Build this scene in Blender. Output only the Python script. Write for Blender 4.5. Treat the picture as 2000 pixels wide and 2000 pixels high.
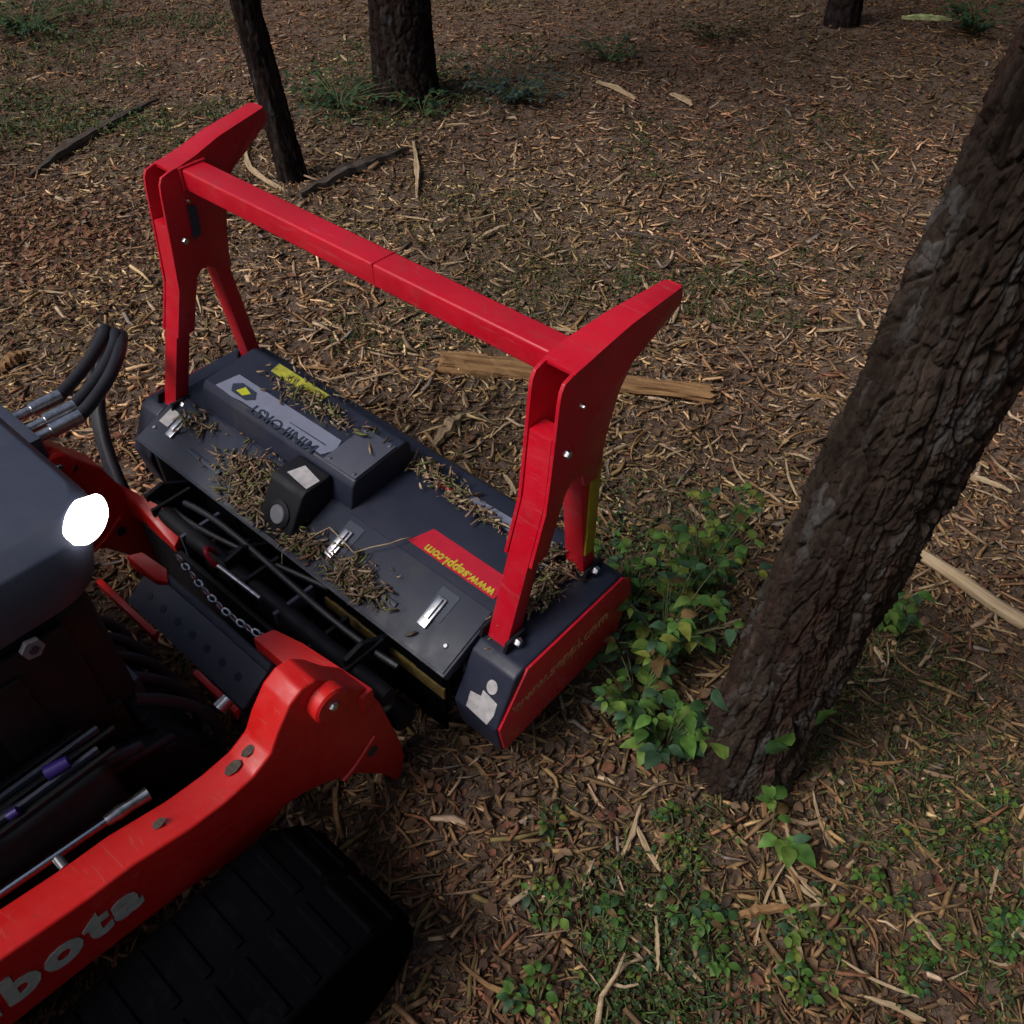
import bpy, bmesh, math, random
import numpy as np
from mathutils import Vector, Matrix, noise as mnoise

for o in list(bpy.data.objects): bpy.data.objects.remove(o)
random.seed(7); rng = np.random.default_rng(7)
scene = bpy.context.scene
COL = scene.collection
PI = math.pi

# ------------------------------------------------------------------ camera, light, exposure
YAW = .7221                       # heading of the machine against the camera
PITCH = .783
FPX = 1727.5                      # focal length in pixels of a 2000 px wide picture
GZ = .36                          # height of the mulcher's deck datum over the ground
CAM_H = 1.4963 + GZ
cam_d = bpy.data.cameras.new('camera'); cam = bpy.data.objects.new('camera', cam_d); COL.objects.link(cam)
cam.location = (0, 0, CAM_H); cam.rotation_euler = (PI/2 - PITCH, 0, 0)
cam_d.sensor_width = 36; cam_d.lens = 36*FPX/2000; cam_d.clip_start = .02; cam_d.clip_end = 600
scene.camera = cam

SUN_EL, SUN_AZ = math.radians(50), math.radians(243)   # azimuth clockwise from +Y
w = bpy.data.worlds.new('World'); scene.world = w; w.use_nodes = True
nt = w.node_tree; sky = nt.nodes.new('ShaderNodeTexSky'); sky.sky_type = 'NISHITA'; sky.sun_disc = False
sky.sun_elevation = SUN_EL; sky.sun_rotation = SUN_AZ; sky.dust_density = 4; sky.air_density = 1.0; sky.ozone_density = 1.0
bg = nt.nodes['Background']; bg.inputs['Strength'].default_value = .06
nt.links.new(sky.outputs[0], bg.inputs[0])
sd = bpy.data.lights.new('sun', 'SUN'); sun = bpy.data.objects.new('sun', sd); COL.objects.link(sun)
sd.energy = 1.5; sd.angle = math.radians(24); sd.color = (1, .98, .965)
sdir = Vector((math.sin(SUN_AZ)*math.cos(SUN_EL), math.cos(SUN_AZ)*math.cos(SUN_EL), math.sin(SUN_EL)))
sun.rotation_euler = sdir.to_track_quat('Z', 'Y').to_euler(); sun.location = sdir*20
vs = scene.view_settings; vs.view_transform = 'Standard'; vs.look = 'None'; vs.gamma = 1; vs.use_curve_mapping = False
vs.exposure = .62
scene.render.engine = 'CYCLES'; scene.cycles.use_denoising = True; scene.cycles.use_adaptive_sampling = True; scene.cycles.adaptive_threshold = .03; scene.cycles.max_bounces = 4; scene.cycles.diffuse_bounces = 3; scene.cycles.glossy_bounces = 3; scene.cycles.transmission_bounces = 2

# ------------------------------------------------------------------ frames
ORG = Vector((-.9190, 1.9269, 0))                 # ground point under the mulcher's datum
CA, SA = math.cos(YAW), math.sin(YAW)
def MW(u, v, z=0):                                # machine frame -> world
    return Vector((ORG.x + u*CA + v*SA, ORG.y - u*SA + v*CA, z + GZ))
def ground_at(px, py, h=0.):                      # where the line of sight through a photo point meets the level h
    x, y = (px-1000)/FPX, (py-1000)/FPX
    d = Vector((x, math.cos(PITCH)-y*math.sin(PITCH), -math.sin(PITCH)-y*math.cos(PITCH)))
    t = (h-CAM_H)/d.z
    return Vector((d.x*t, d.y*t, h))

# ------------------------------------------------------------------ noise in numpy
def h3(i, j, k, s=0):
    n = (i.astype(np.int64)*374761393 + j.astype(np.int64)*668265263 + k*2147483647 + s*1274126177) & 0xffffffff
    n = ((n ^ (n >> 13))*1274126177) & 0xffffffff
    n = ((n ^ (n >> 16))*2246822519) & 0xffffffff
    return ((n ^ (n >> 15)) & 0xffffff)/float(0xffffff)
def vn(x, y, s=0):
    i, j = np.floor(x), np.floor(y); fx, fy = x-i, y-j
    fx = fx*fx*(3-2*fx); fy = fy*fy*(3-2*fy)
    a = h3(i, j, s); b = h3(i+1, j, s); c = h3(i, j+1, s); d = h3(i+1, j+1, s)
    return (a*(1-fx)+b*fx)*(1-fy)+(c*(1-fx)+d*fx)*fy
def fbm(x, y, s=0, o=4):
    r = 0; a = .5
    for k in range(o):
        r = r + a*vn(x, y, s+k*17); x = x*2.03; y = y*2.03; a *= .5
    return r
def worley(x, y, s=0, wrap=None):
    i, j = np.floor(x), np.floor(y); f1 = np.full(x.shape, 9.); f2 = f1.copy(); idv = np.zeros(x.shape)
    for a in (-1, 0, 1):
        for b in (-1, 0, 1):
            ii, jj = i+a, j+b
            iw = np.mod(ii, wrap) if wrap else ii
            px = ii + .1+.8*h3(iw, jj, 5, s); py = jj + .1+.8*h3(iw, jj, 9, s)
            d = np.hypot(px-x, py-y)
            c = d < f1
            f2 = np.where(c, f1, np.minimum(f2, d)); idv = np.where(c, h3(iw, jj, 13, s), idv); f1 = np.where(c, d, f1)
    return f1, f2, idv
def gheight(x, y):
    x = np.asarray(x, float); y = np.asarray(y, float)
    r = np.exp(-((x-1)**2+(y-3)**2)/60.)
    return (fbm(x*.9+31, y*.9+7, 3, 3)-.44)*.09*r + (fbm(x*6, y*6, 8, 3)-.44)*.022*r

# ------------------------------------------------------------------ materials
def new_mat(name):
    m = bpy.data.materials.new(name); m.use_nodes = True
    return m, m.node_tree, m.node_tree.nodes['Principled BSDF']
def ramp(nt, fac, stops):
    r = nt.nodes.new('ShaderNodeValToRGB'); e = r.color_ramp.elements
    while len(e) < len(stops): e.new(.5)
    for k, (p, c) in enumerate(stops): e[k].position = p; e[k].color = (*c, 1)
    nt.links.new(fac, r.inputs[0]); return r.outputs[0]
def tex(nt, kind='noise', scale=5., detail=4, rough=.55, stretch=None, dist=0):
    tc = nt.nodes.new('ShaderNodeTexCoord'); out = tc.outputs['Object']
    if stretch:
        mp = nt.nodes.new('ShaderNodeMapping'); mp.inputs['Scale'].default_value = stretch
        nt.links.new(out, mp.inputs[0]); out = mp.outputs[0]
    if kind == 'noise':
        n = nt.nodes.new('ShaderNodeTexNoise'); n.inputs['Detail'].default_value = detail; n.inputs['Roughness'].default_value = rough
        n.inputs['Distortion'].default_value = dist
    else:
        n = nt.nodes.new('ShaderNodeTexVoronoi')
    n.inputs['Scale'].default_value = scale; nt.links.new(out, n.inputs['Vector'])
    return n.outputs[0]
def mixc(nt, fac, a, b):
    m = nt.nodes.new('ShaderNodeMix'); m.data_type = 'RGBA'
    for s, v in ((0, fac), (6, a), (7, b)):
        if hasattr(v, 'links'): nt.links.new(v, m.inputs[s])
        elif isinstance(v, (int, float)): m.inputs[s].default_value = v
        else: m.inputs[s].default_value = (*v, 1)
    return m.outputs[2]
def bump(nt, b, h, strength=.3, dist=.003):
    n = nt.nodes.new('ShaderNodeBump'); n.inputs['Strength'].default_value = strength; n.inputs['Distance'].default_value = dist
    nt.links.new(h, n.inputs['Height']); nt.links.new(n.outputs[0], b.inputs['Normal'])
def painted(name, c1, c2, dirt, rough=(.3, .5), dirt_lo=.55, dirt_hi=.75, dscale=9, spec=.5, dirt_amt=.8, scratch=None):
    m, nt, b = new_mat(name)
    base = ramp(nt, tex(nt, scale=3.5, detail=5), [(.35, c1), (.7, c2)])
    f = ramp(nt, tex(nt, scale=dscale, detail=8, rough=.7, dist=.4), [(dirt_lo, (0, 0, 0)), (dirt_hi, (dirt_amt,)*3)])
    f2 = ramp(nt, tex(nt, scale=120, detail=3, rough=.7), [(.62, (0, 0, 0)), (.74, (.6, .6, .6))])
    mx = nt.nodes.new('ShaderNodeMath'); mx.operation = 'MAXIMUM'
    nt.links.new(f, mx.inputs[0]); nt.links.new(f2, mx.inputs[1])
    if scratch:
        sc_ = ramp(nt, tex(nt, scale=1, detail=3, rough=.6, stretch=(9, 60, 110), dist=1.2), [(.60, (0, 0, 0)), (.68, (.55,)*3)])
        base = mixc(nt, sc_, base, scratch)
        ch = ramp(nt, tex(nt, scale=38, detail=6, rough=.8), [(.66, (0, 0, 0)), (.70, (.8,)*3)])
        base = mixc(nt, ch, base, (.05, .035, .03))
    nt.links.new(mixc(nt, mx.outputs[0], base, dirt), b.inputs['Base Color'])
    r = ramp(nt, tex(nt, scale=22, detail=4), [(.3, (rough[0],)*3), (.75, (rough[1],)*3)])
    nt.links.new(r, b.inputs['Roughness'])
    b.inputs['Specular IOR Level'].default_value = spec
    bump(nt, b, tex(nt, scale=160, detail=2), .08, .001)
    return m
M = {}
M['red'] = painted('red_paint', (.44, .003, .014), (.56, .006, .022), (.16, .05, .04), (.26, .6), .56, .8, 16, .5, .55, (.42, .06, .07))
M['orange'] = painted('orange_red_paint', (.50, .008, .008), (.62, .014, .011), (.16, .06, .035), (.28, .6), .60, .84, 11, .45, .55, (.45, .08, .07))
M['black'] = painted('black_powder_coat', (.014, .017, .033), (.020, .024, .043), (.07, .058, .046), (.42, .62), .56, .82, 7, .36, .6)
M['lid'] = painted('lid_powder_coat', (.018, .022, .038), (.025, .029, .048), (.07, .058, .046), (.42, .62), .54, .8, 9, .38, .65)
M['grey_hood'] = painted('grey_hood_paint', (.030, .036, .058), (.042, .048, .075), (.085, .08, .07), (.4, .6), .6, .9, 9, .5, .4)
M['dark'] = painted('oily_dark_steel', (.0035, .0035, .006), (.006, .006, .009), (.016, .012, .010), (.5, .8), .6, .85, 12, .35, .5)
M['rubber'] = painted('black_rubber', (.0012, .0012, .002), (.002, .002, .003), (.008, .0065, .0055), (.9, 1.), .56, .78, 20, .03, .6)
M['hose'] = painted('black_hose', (.012, .012, .017), (.02, .02, .027), (.05, .04, .035), (.4, .6), .6, .85, 30, .45, .4)
M['coupler'] = painted('grey_coupler_paint', (.055, .06, .085), (.07, .075, .10), (.05, .042, .035), (.42, .65), .55, .8, 15, .5, .6)
def plain(name, col, rough=.5, metal=0., var=.15, scale=30):
    m, nt, b = new_mat(name)
    c = ramp(nt, tex(nt, scale=scale, detail=5, rough=.65), [(.3, tuple(x*(1-var) for x in col)), (.7, tuple(min(1, x*(1+var)) for x in col))])
    nt.links.new(c, b.inputs['Base Color']); b.inputs['Roughness'].default_value = rough; b.inputs['Metallic'].default_value = metal
    return m
M['steel'] = plain('zinc_steel', (.55, .55, .57), .32, 1., .35, 60)
M['chrome'] = plain('chrome_rod', (.7, .7, .74), .18, 1., .1)
M['plate_grey'] = plain('grey_decal', (.17, .185, .25), .45, 0, .1, 20)
M['label_white'] = plain('white_label', (.42, .40, .40), .5, 0, .25, 50)
M['ink_dark'] = plain('dark_ink', (.02, .028, .05), .5)
M['ink_yellow'] = plain('yellow_ink', (.50, .36, .03), .5, 0, .25, 60)
M['logo_yellow'] = plain('logo_yellow', (.42, .44, .02), .5)
M['decal_red'] = plain('red_decal', (.45, .012, .03), .42, 0, .1)
M['decal_yellow'] = plain('scuffed_yellow_decal', (.30, .29, .03), .55, 0, .5, 35)
M['letter_silver'] = plain('silver_lettering', (.44, .42, .38), .45, 0, .2, 50)
M['letter_orange'] = plain('worn_orange_lettering', (.52, .22, .11), .55, 0, .5, 90)
M['cap_grey'] = plain('grey_plastic_cap', (.16, .16, .175), .5)
M['yellow_tape'] = plain('yellow_strip', (.33, .25, .015), .5, 0, .3)
M['dull_strip'] = plain('dull_brown_strip', (.10, .065, .012), .7, 0, .5, 40)
M['purple'] = plain('violet_cap', (.03, .012, .16), .45)
m, nt, b = new_mat('lit_headlight'); b.inputs['Base Color'].default_value = (.9, .9, .95, 1)
b.inputs['Emission Color'].default_value = (1, .97, 1, 1); b.inputs['Emission Strength'].default_value = 5; M['lamp'] = m
def attr_mat(name, rough=.8, trans=0., bscale=0):
    m, nt, b = new_mat(name)
    a = nt.nodes.new('ShaderNodeAttribute'); a.attribute_name = 'col'
    n = ramp(nt, tex(nt, scale=45, detail=1, rough=.6), [(.25, (.6,)*3), (.75, (1.3,)*3)])
    mm = nt.nodes.new('ShaderNodeMix'); mm.data_type = 'RGBA'; mm.blend_type = 'MULTIPLY'; mm.inputs[0].default_value = 1
    nt.links.new(a.outputs['Color'], mm.inputs[6]); nt.links.new(n, mm.inputs[7])
    nt.links.new(mm.outputs[2], b.inputs['Base Color']); b.inputs['Roughness'].default_value = rough
    b.inputs['Specular IOR Level'].default_value = .25
    if trans:
        t = nt.nodes.new('ShaderNodeBsdfTranslucent'); nt.links.new(mm.outputs[2], t.inputs[0])
        x = nt.nodes.new('ShaderNodeMixShader'); x.inputs[0].default_value = trans
        nt.links.new(b.outputs[0], x.inputs[1]); nt.links.new(t.outputs[0], x.inputs[2])
        nt.links.new(x.outputs[0], nt.nodes['Material Output'].inputs[0])
    return m
M['chips'] = attr_mat('wood_chip', .85)
M['leaf'] = attr_mat('green_leaf', .5, .3)
M['dryleaf'] = attr_mat('dry_leaf', .8, .15)
def wood_mat(name, c1, c2, c3, stretch=(5, 80, 80)):
    m, nt, b = new_mat(name)
    t = tex(nt, scale=1, detail=6, rough=.65, stretch=stretch, dist=.5)
    c = ramp(nt, t, [(.3, c1), (.5, c2), (.72, c3)]); nt.links.new(c, b.inputs['Base Color'])
    b.inputs['Roughness'].default_value = .85; b.inputs['Specular IOR Level'].default_value = .2
    bump(nt, b, t, .7, .006); return m
M['split_wood'] = wood_mat('split_wood', (.10, .05, .022), (.26, .145, .065), (.36, .22, .10))
M['pale_wood'] = wood_mat('pale_wood', (.22, .15, .085), (.40, .29, .175), (.50, .39, .25))
M['old_wood'] = wood_mat('weathered_wood', (.035, .026, .022), (.075, .057, .047), (.13, .105, .09))
M['green_wood'] = wood_mat('green_wood', (.16, .19, .07), (.30, .34, .15), (.40, .42, .22))
def bark_mat(name, cs, lichen, scale=1.):
    m, nt, b = new_mat(name)
    t = tex(nt, scale=1, detail=8, rough=.7, stretch=(26*scale, 26*scale, 7*scale), dist=.6)
    at = nt.nodes.new('ShaderNodeAttribute'); at.attribute_name = 'col'
    c = nt.nodes.new('ShaderNodeMix'); c.data_type = 'RGBA'; c.blend_type = 'MULTIPLY'; c.inputs[0].default_value = 1
    nt.links.new(at.outputs['Color'], c.inputs[6]); nt.links.new(ramp(nt, t, [(.28, (.45,)*3), (.5, (1.,)*3), (.72, (1.7,)*3)]), c.inputs[7]); c = c.outputs[2]
    f = ramp(nt, tex(nt, scale=7, detail=8, rough=.75), [(.53, (0, 0, 0)), (.64, (.8,)*3)])
    nt.links.new(c, b.inputs['Base Color'])
    b.inputs['Roughness'].default_value = 1.; b.inputs['Specular IOR Level'].default_value = .03
    bump(nt, b, tex(nt, scale=1, detail=8, rough=.8, stretch=(70*scale, 70*scale, 22*scale), dist=.8), 1., .012); return m
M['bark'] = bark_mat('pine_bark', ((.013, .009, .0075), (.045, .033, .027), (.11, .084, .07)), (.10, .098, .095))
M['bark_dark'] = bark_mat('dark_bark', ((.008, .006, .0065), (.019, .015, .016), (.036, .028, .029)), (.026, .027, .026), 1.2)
m, nt, b = new_mat('forest_soil')
c = ramp(nt, tex(nt, scale=9, detail=6, rough=.72), [(.3, (.065, .043, .031)), (.5, (.13, .09, .066)), (.7, (.20, .145, .11))])
c2 = ramp(nt, tex(nt, scale=90, detail=5, rough=.7), [(.35, (.55,)*3), (.7, (1.5,)*3)])
mm = nt.nodes.new('ShaderNodeMix'); mm.data_type = 'RGBA'; mm.blend_type = 'MULTIPLY'; mm.inputs[0].default_value = 1
nt.links.new(c, mm.inputs[6]); nt.links.new(c2, mm.inputs[7]); nt.links.new(mm.outputs[2], b.inputs['Base Color'])
b.inputs['Roughness'].default_value = 1; b.inputs['Specular IOR Level'].default_value = .1
bump(nt, b, tex(nt, scale=70, detail=5, rough=.75), 1., .01); M['soil'] = m

# ------------------------------------------------------------------ object helpers
def link(name, me, mat=None, parent=None, loc=(0, 0, 0)):
    o = bpy.data.objects.new(name, me); COL.objects.link(o); o.location = loc
    if mat and me and not me.materials: me.materials.append(M[mat])
    if parent: o.parent = parent
    return o
def tag(o, label, cat, group=None):
    o['label'] = label; o['category'] = cat
    if group: o['group'] = group
    return o
def empty(name, loc, rz=0):
    o = bpy.data.objects.new(name, None); COL.objects.link(o); o.location = loc; o.rotation_euler = (0, 0, rz)
    o.empty_display_size = .1; return o
def py_mesh(name, V, F, smooth=False):
    me = bpy.data.meshes.new(name); me.from_pydata([tuple(v) for v in V], [], F); me.update()
    if smooth: me.shade_smooth()
    return me
def np_mesh(name, V, quads=None, tris=None, col=None, smooth=False):
    me = bpy.data.meshes.new(name); V = np.asarray(V, np.float32)
    nq = 0 if quads is None else len(quads); ntr = 0 if tris is None else len(tris)
    me.vertices.add(len(V)); me.vertices.foreach_set('co', V.ravel())
    li = []; 
    if nq: li.append(np.asarray(quads, np.int32).ravel())
    if ntr: li.append(np.asarray(tris, np.int32).ravel())
    li = np.concatenate(li); me.loops.add(len(li)); me.loops.foreach_set('vertex_index', li)
    me.polygons.add(nq+ntr)
    st = np.concatenate([np.arange(nq)*4, nq*4+np.arange(ntr)*3]).astype(np.int32)
    me.polygons.foreach_set('loop_start', st)
    me.update(calc_edges=True); me.validate()
    if col is not None:
        a = me.color_attributes.new('col', 'FLOAT_COLOR', 'POINT'); c = np.ones((len(V), 4), np.float32); c[:, :3] = col
        a.data.foreach_set('color', c.ravel())
    if smooth: me.shade_smooth()
    return me
def bevel_mesh(name, V, F, bev=0, seg=2, smooth=True):
    bm = bmesh.new(); vs_ = [bm.verts.new(v) for v in V]
    for f in F:
        try: bm.faces.new([vs_[i] for i in f])
        except ValueError: pass
    bmesh.ops.recalc_face_normals(bm, faces=bm.faces)
    if bev:
        es = [e for e in bm.edges if len(e.link_faces) == 2 and e.calc_face_angle(0) > .35]
        bmesh.ops.bevel(bm, geom=es, offset=bev, segments=seg, profile=.6, affect='EDGES', clamp_overlap=True)
    me = bpy.data.meshes.new(name); bm.to_mesh(me); bm.free()
    if smooth:
        me.shade_smooth()
        if hasattr(me, 'set_sharp_from_angle'): me.set_sharp_from_angle(angle=math.radians(38))
    return me
def box_vf(x0, x1, y0, y1, z0, z1):
    V = [(x0, y0, z0), (x1, y0, z0), (x1, y1, z0), (x0, y1, z0), (x0, y0, z1), (x1, y0, z1), (x1, y1, z1), (x0, y1, z1)]
    return V, [(0, 3, 2, 1), (4, 5, 6, 7), (0, 1, 5, 4), (1, 2, 6, 5), (2, 3, 7, 6), (3, 0, 4, 7)]
def prism_vf(prof, u0, u1):
    n = len(prof); V = [(u0, v, z) for v, z in prof]+[(u1, v, z) for v, z in prof]
    return V, [tuple(range(n))[::-1], tuple(range(n, 2*n))]+[(i, (i+1) % n, n+(i+1) % n, n+i) for i in range(n)]
def tube_vf(pts, r, n=10, cap=True):
    pts = [Vector(p) for p in pts]; rs = r if isinstance(r, (list, tuple)) else [r]*len(pts)
    V = []; F = []; prev = None
    for k, p in enumerate(pts):
        t = (pts[min(k+1, len(pts)-1)]-pts[max(k-1, 0)]).normalized()
        if prev is None:
            a = t.orthogonal().normalized()
        else:
            a = (prev-t*prev.dot(t)); a = a.normalized() if a.length > 1e-6 else t.orthogonal().normalized()
        prev = a; bb = t.cross(a)
        for i in range(n):
            q = 2*PI*i/n; V.append(p+(a*math.cos(q)+bb*math.sin(q))*rs[k])
    for k in range(len(pts)-1):
        for i in range(n):
            j = (i+1) % n; F.append((k*n+i, k*n+j, (k+1)*n+j, (k+1)*n+i))
    if cap: F.append(tuple(range(n))[::-1]); F.append(tuple(range((len(pts)-1)*n, len(pts)*n)))
    return V, F
def bez(p0, p1, p2, p3, n=16):
    P = [Vector(p) for p in (p0, p1, p2, p3)]; r = []
    for i in range(n+1):
        t = i/n; r.append(P[0]*(1-t)**3+P[1]*3*t*(1-t)**2+P[2]*3*t*t*(1-t)+P[3]*t**3)
    return r
def part(name, vf, mat, parent, bev=0, seg=2, z=GZ, smooth=True):
    return link(name, bevel_mesh(name, *vf, bev, seg, smooth), mat, parent, (0, 0, z))
def sub(name, vf, mat, parent, bev=0, seg=2): return part(name, vf, mat, parent, bev, seg, 0)
def box(name, b, mat, parent, bev=.003, z=GZ): return part(name, box_vf(*b), mat, parent, bev, z=z)
def lettering(name, s, size, mat, parent, origin, xdir, ydir, z=0, squash=1., bold=.0, align='LEFT', shear=0, spacing=1.):
    cu = bpy.data.curves.new('txt', 'FONT'); cu.body = s; cu.size = size; cu.extrude = .0006; cu.offset = bold; cu.align_x = align; cu.shear = shear
    cu.resolution_u = 3; cu.space_character = spacing
    t = bpy.data.objects.new('txt', cu); COL.objects.link(t)
    dg = bpy.context.evaluated_depsgraph_get(); me = bpy.data.meshes.new_from_object(t.evaluated_get(dg))
    bpy.data.objects.remove(t); bpy.data.curves.remove(cu)
    X = Vector(xdir).normalized()*squash; Y = Vector(ydir).normalized(); Z = X.normalized().cross(Y)
    m4 = Matrix(((X.x, Y.x, Z.x, 0), (X.y, Y.y, Z.y, 0), (X.z, Y.z, Z.z, 0), (0, 0, 0, 1)))
    me.transform(Matrix.Translation(Vector(origin)) @ m4); me.name = name
    while me.materials: me.materials.pop()
    return link(name, me, mat, parent, (0, 0, z))
def quad_plate(corners, th=.0015):
    c = [Vector(p) for p in corners]; n = len(c)
    nr = (c[1]-c[0]).cross(c[2]-c[0]).normalized()
    if nr.z < 0: nr = -nr
    V = [p+nr*.0006 for p in c]+[p+nr*(.0006+th) for p in c]
    return V, [tuple(range(n))[::-1], tuple(range(n, 2*n))]+[(i, (i+1) % n, n+(i+1) % n, n+i) for i in range(n)]
def bolt_vf(c, axis, r=.011, h=.009, n=6):
    c = Vector(c); a = Vector(axis).normalized()
    return tube_vf([c, c+a*h*.5, c+a*h], [r, r, r*.75], n)
def copy_tree(o, parent=None):
    c = o.copy(); COL.objects.link(c); c.parent = parent
    for ch in list(o.children): copy_tree(ch, c)
    return c

# ------------------------------------------------------------------ ground
ax = np.concatenate([-np.geomspace(200, 5.3, 14), np.arange(-5, 6.001, .035), np.geomspace(6.3, 200, 14)])
ay = np.concatenate([-np.geomspace(200, 1.3, 14), np.arange(-1, 9.001, .035), np.geomspace(9.3, 300, 14)])
X, Y = np.meshgrid(ax, ay); Zg = gheight(X, Y)
nx, ny = len(ax), len(ay); idx = np.arange(nx*ny).reshape(ny, nx)
qd = np.stack([idx[:-1, :-1], idx[:-1, 1:], idx[1:, 1:], idx[1:, :-1]], -1).reshape(-1, 4)
g = link('ground', np_mesh('ground', np.stack([X, Y, Zg], -1).reshape(-1, 3), qd, smooth=True), 'soil'); g['kind'] = 'structure'

# ------------------------------------------------------------------ forestry mulcher
mul = empty('forestry_mulcher', ORG, -YAW)
tag(mul, 'black forestry mulcher head with red push bar standing in front of the red loader arm', 'mulcher')
UL, UR = .0, 1.16
deck = [(-.142, -.038), (.032, .029), (.262, .036), (.298, .030), (.325, .0), (.345, -.08), (.30, -.10), (.285, -.02), (.03, -.012), (-.13, -.062)]
hou = part('housing', prism_vf(deck, UL, UR), 'black', mul, .005)
# vertical back sheet and hanging rear curtain under the lid
box('back_sheet', (.02, 1.14, -.115, -.105, -.22, -.050), 'dark', mul, .002)
drum = part('rotor', tube_vf([(.06, .13, -.19), (1.14, .13, -.19)], .115, 28), 'dark', mul)
for k in range(22):
    a = k*2.4; u = .09+k*.048; c = Vector((u, .13+math.cos(a)*.12, -.19+math.sin(a)*.12))
    part('tooth', bolt_vf(c, (0, math.cos(a), math.sin(a)), .018, .03, 4), 'steel', mul)
for k in range(12):
    u = .07+k*.09
    box('curtain_flap', (u, u+.084, -.128-.003*(k % 2), -.120-.003*(k % 2), -.27, -.066), 'rubber', mul, .002)
box('wear_strip', (.76, 1.15, -.136, -.129, -.135, -.10), 'dull_strip', mul, .001)
# sloping rear lid details: slope plane point
SL = Vector((0, .174, .067)).normalized(); SN = Vector((0, -.067, .174)).normalized()
def sp(u, v, h=0): return Vector((u, v, -.038+(v+.142)*.385)) + SN*h
def slope_box(u0, u1, v0, v1, h0, h1):
    V = [sp(u0, v0, h0), sp(u1, v0, h0), sp(u1, v1, h0), sp(u0, v1, h0), sp(u0, v0, h1), sp(u1, v0, h1), sp(u1, v1, h1), sp(u0, v1, h1)]
    return V, box_vf(0, 1, 0, 1, 0, 1)[1]
# raised cover
HU0, HU1 = .105, .70
hump = [(.022, .026), (.036, .088), (.048, .104), (.205, .120), (.218, .116), (.226, .10), (.224, .034)]
hp = part('raised_cover', prism_vf(hump, HU0, HU1), 'black', mul, .006, 3)
HT = lambda v: .104+(v-.048)*.1022
sub('end_band', quad_plate([(.585, .05, HT(.05)), (.697, .05, HT(.05)), (.697, .182, HT(.182)), (.585, .182, HT(.182))], .003), 'coupler', hp, .001)
lidp = part('lid_panel', slope_box(.006, .512, -.136, .018, .0006, .004), 'lid', mul, .0015)
part('lid_panel', slope_box(.636, 1.154, -.136, .018, .0006, .004), 'lid', mul, .0015)
for u, v in ((.599, .058), (.684, .058), (.684, .174), (.599, .174)):
    sub('rivet', bolt_vf((u, v, HT(v)+.003), (0, 0, 1), .006, .004, 8), 'steel', hp)
# logo plate, read from the front of the machine
lp = sub('logo_plate', quad_plate([(.15, .052, HT(.052)), (.168, .116, HT(.116)), (.575, .116, HT(.116)), (.588, .085, HT(.085)), (.57, .055, HT(.055)), (.26, .055, HT(.055)), (.225, .05, HT(.05))]), 'plate_grey', hp)
lettering('lettering', 'MINIFORST', .042, 'ink_dark', lp, (.55, .068, HT(.068)+.0028), (-1, 0, 0), (0, -1, -.1), 0, 1.22, .0008)
sub('underline', quad_plate([(.42, .079, HT(.079)+.002), (.555, .080, HT(.08)+.002), (.555, .083, HT(.083)+.002), (.42, .081, HT(.081)+.002)], .0006), 'ink_dark', lp)
lg = [(.185, .082), (.205, .062), (.265, .062), (.285, .078), (.265, .098), (.205, .1)]
sub('logo', quad_plate([(u, v, HT(v)+.0022) for u, v in lg], .0006), 'ink_dark', hp)
sub('logo_mark', quad_plate([(u, v, HT(v)+.0032) for u, v in ((.215, .07), (.245, .068), (.258, .085), (.226, .093))], .0006), 'logo_yellow', hp)
yd = part('warning_decal', quad_plate([(.225, .176, HT(.176)), (.425, .176, HT(.176)), (.43, .207, HT(.207)), (.22, .209, HT(.209))]), 'decal_yellow', mul)
# box with round cap at the back of the cover
kb = part('motor_box', prism_vf([(-.132, -.036), (-.058, .082), (-.045, .090), (.03, .094), (.03, .02)], .515, .632), 'dark', mul, .006, 3)
nrm = Vector((0, -.118, .074)).normalized(); cc = Vector((.578, -.095, .023))
cp = sub('round_cap', tube_vf([cc-nrm*.002, cc+nrm*.004, cc+nrm*.006], [.036, .036, .031], 28), 'dark', kb)
sub('cap_disc', tube_vf([cc+nrm*.005, cc+nrm*.009], [.024, .022], 24), 'cap_grey', kb)
for du, dt in ((-.05, -.04), (.045, -.045)):
    c = cc+Vector((du, 0, 0))+Vector((0, -.074, -.118)).normalized()*.045
    sub('screw', bolt_vf(c, nrm, .006, .005, 8), 'steel', kb)
sub('label', quad_plate([(.545, -.03, .0915), (.625, -.038, .0915), (.628, .0, .0925), (.56, .012, .0925)], .001), 'label_white', kb)
for u in (.095, .74, 1.045):
    lt = part('latch', slope_box(u-.013, u+.013, -.088, -.016, .005, .013), 'steel', mul, .003)
    sub('latch_slot', slope_box(u-.022, u+.03, -.062, .004, .0042, .0056), 'ink_dark', lt)
    sub('latch_arm', slope_box(u-.007, u+.007, -.07, -.02, .013, .02), 'steel', lt, .002)
for u0, u1 in ((.18, .32), (.845, .965)):
    part('groove_bar', slope_box(u0, u1, -.09, -.079, .0042, .010), 'ink_dark', mul, .002)
for u in (.03, 1.12): part('rivet', bolt_vf(sp(u, -.09, .004), SN, .006, .004, 8), 'steel', mul)
for u in (.03,): part('label', slope_box(u-.005, u+.035, -.07, -.025, .0043, .0055), 'label_white', mul)
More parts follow.
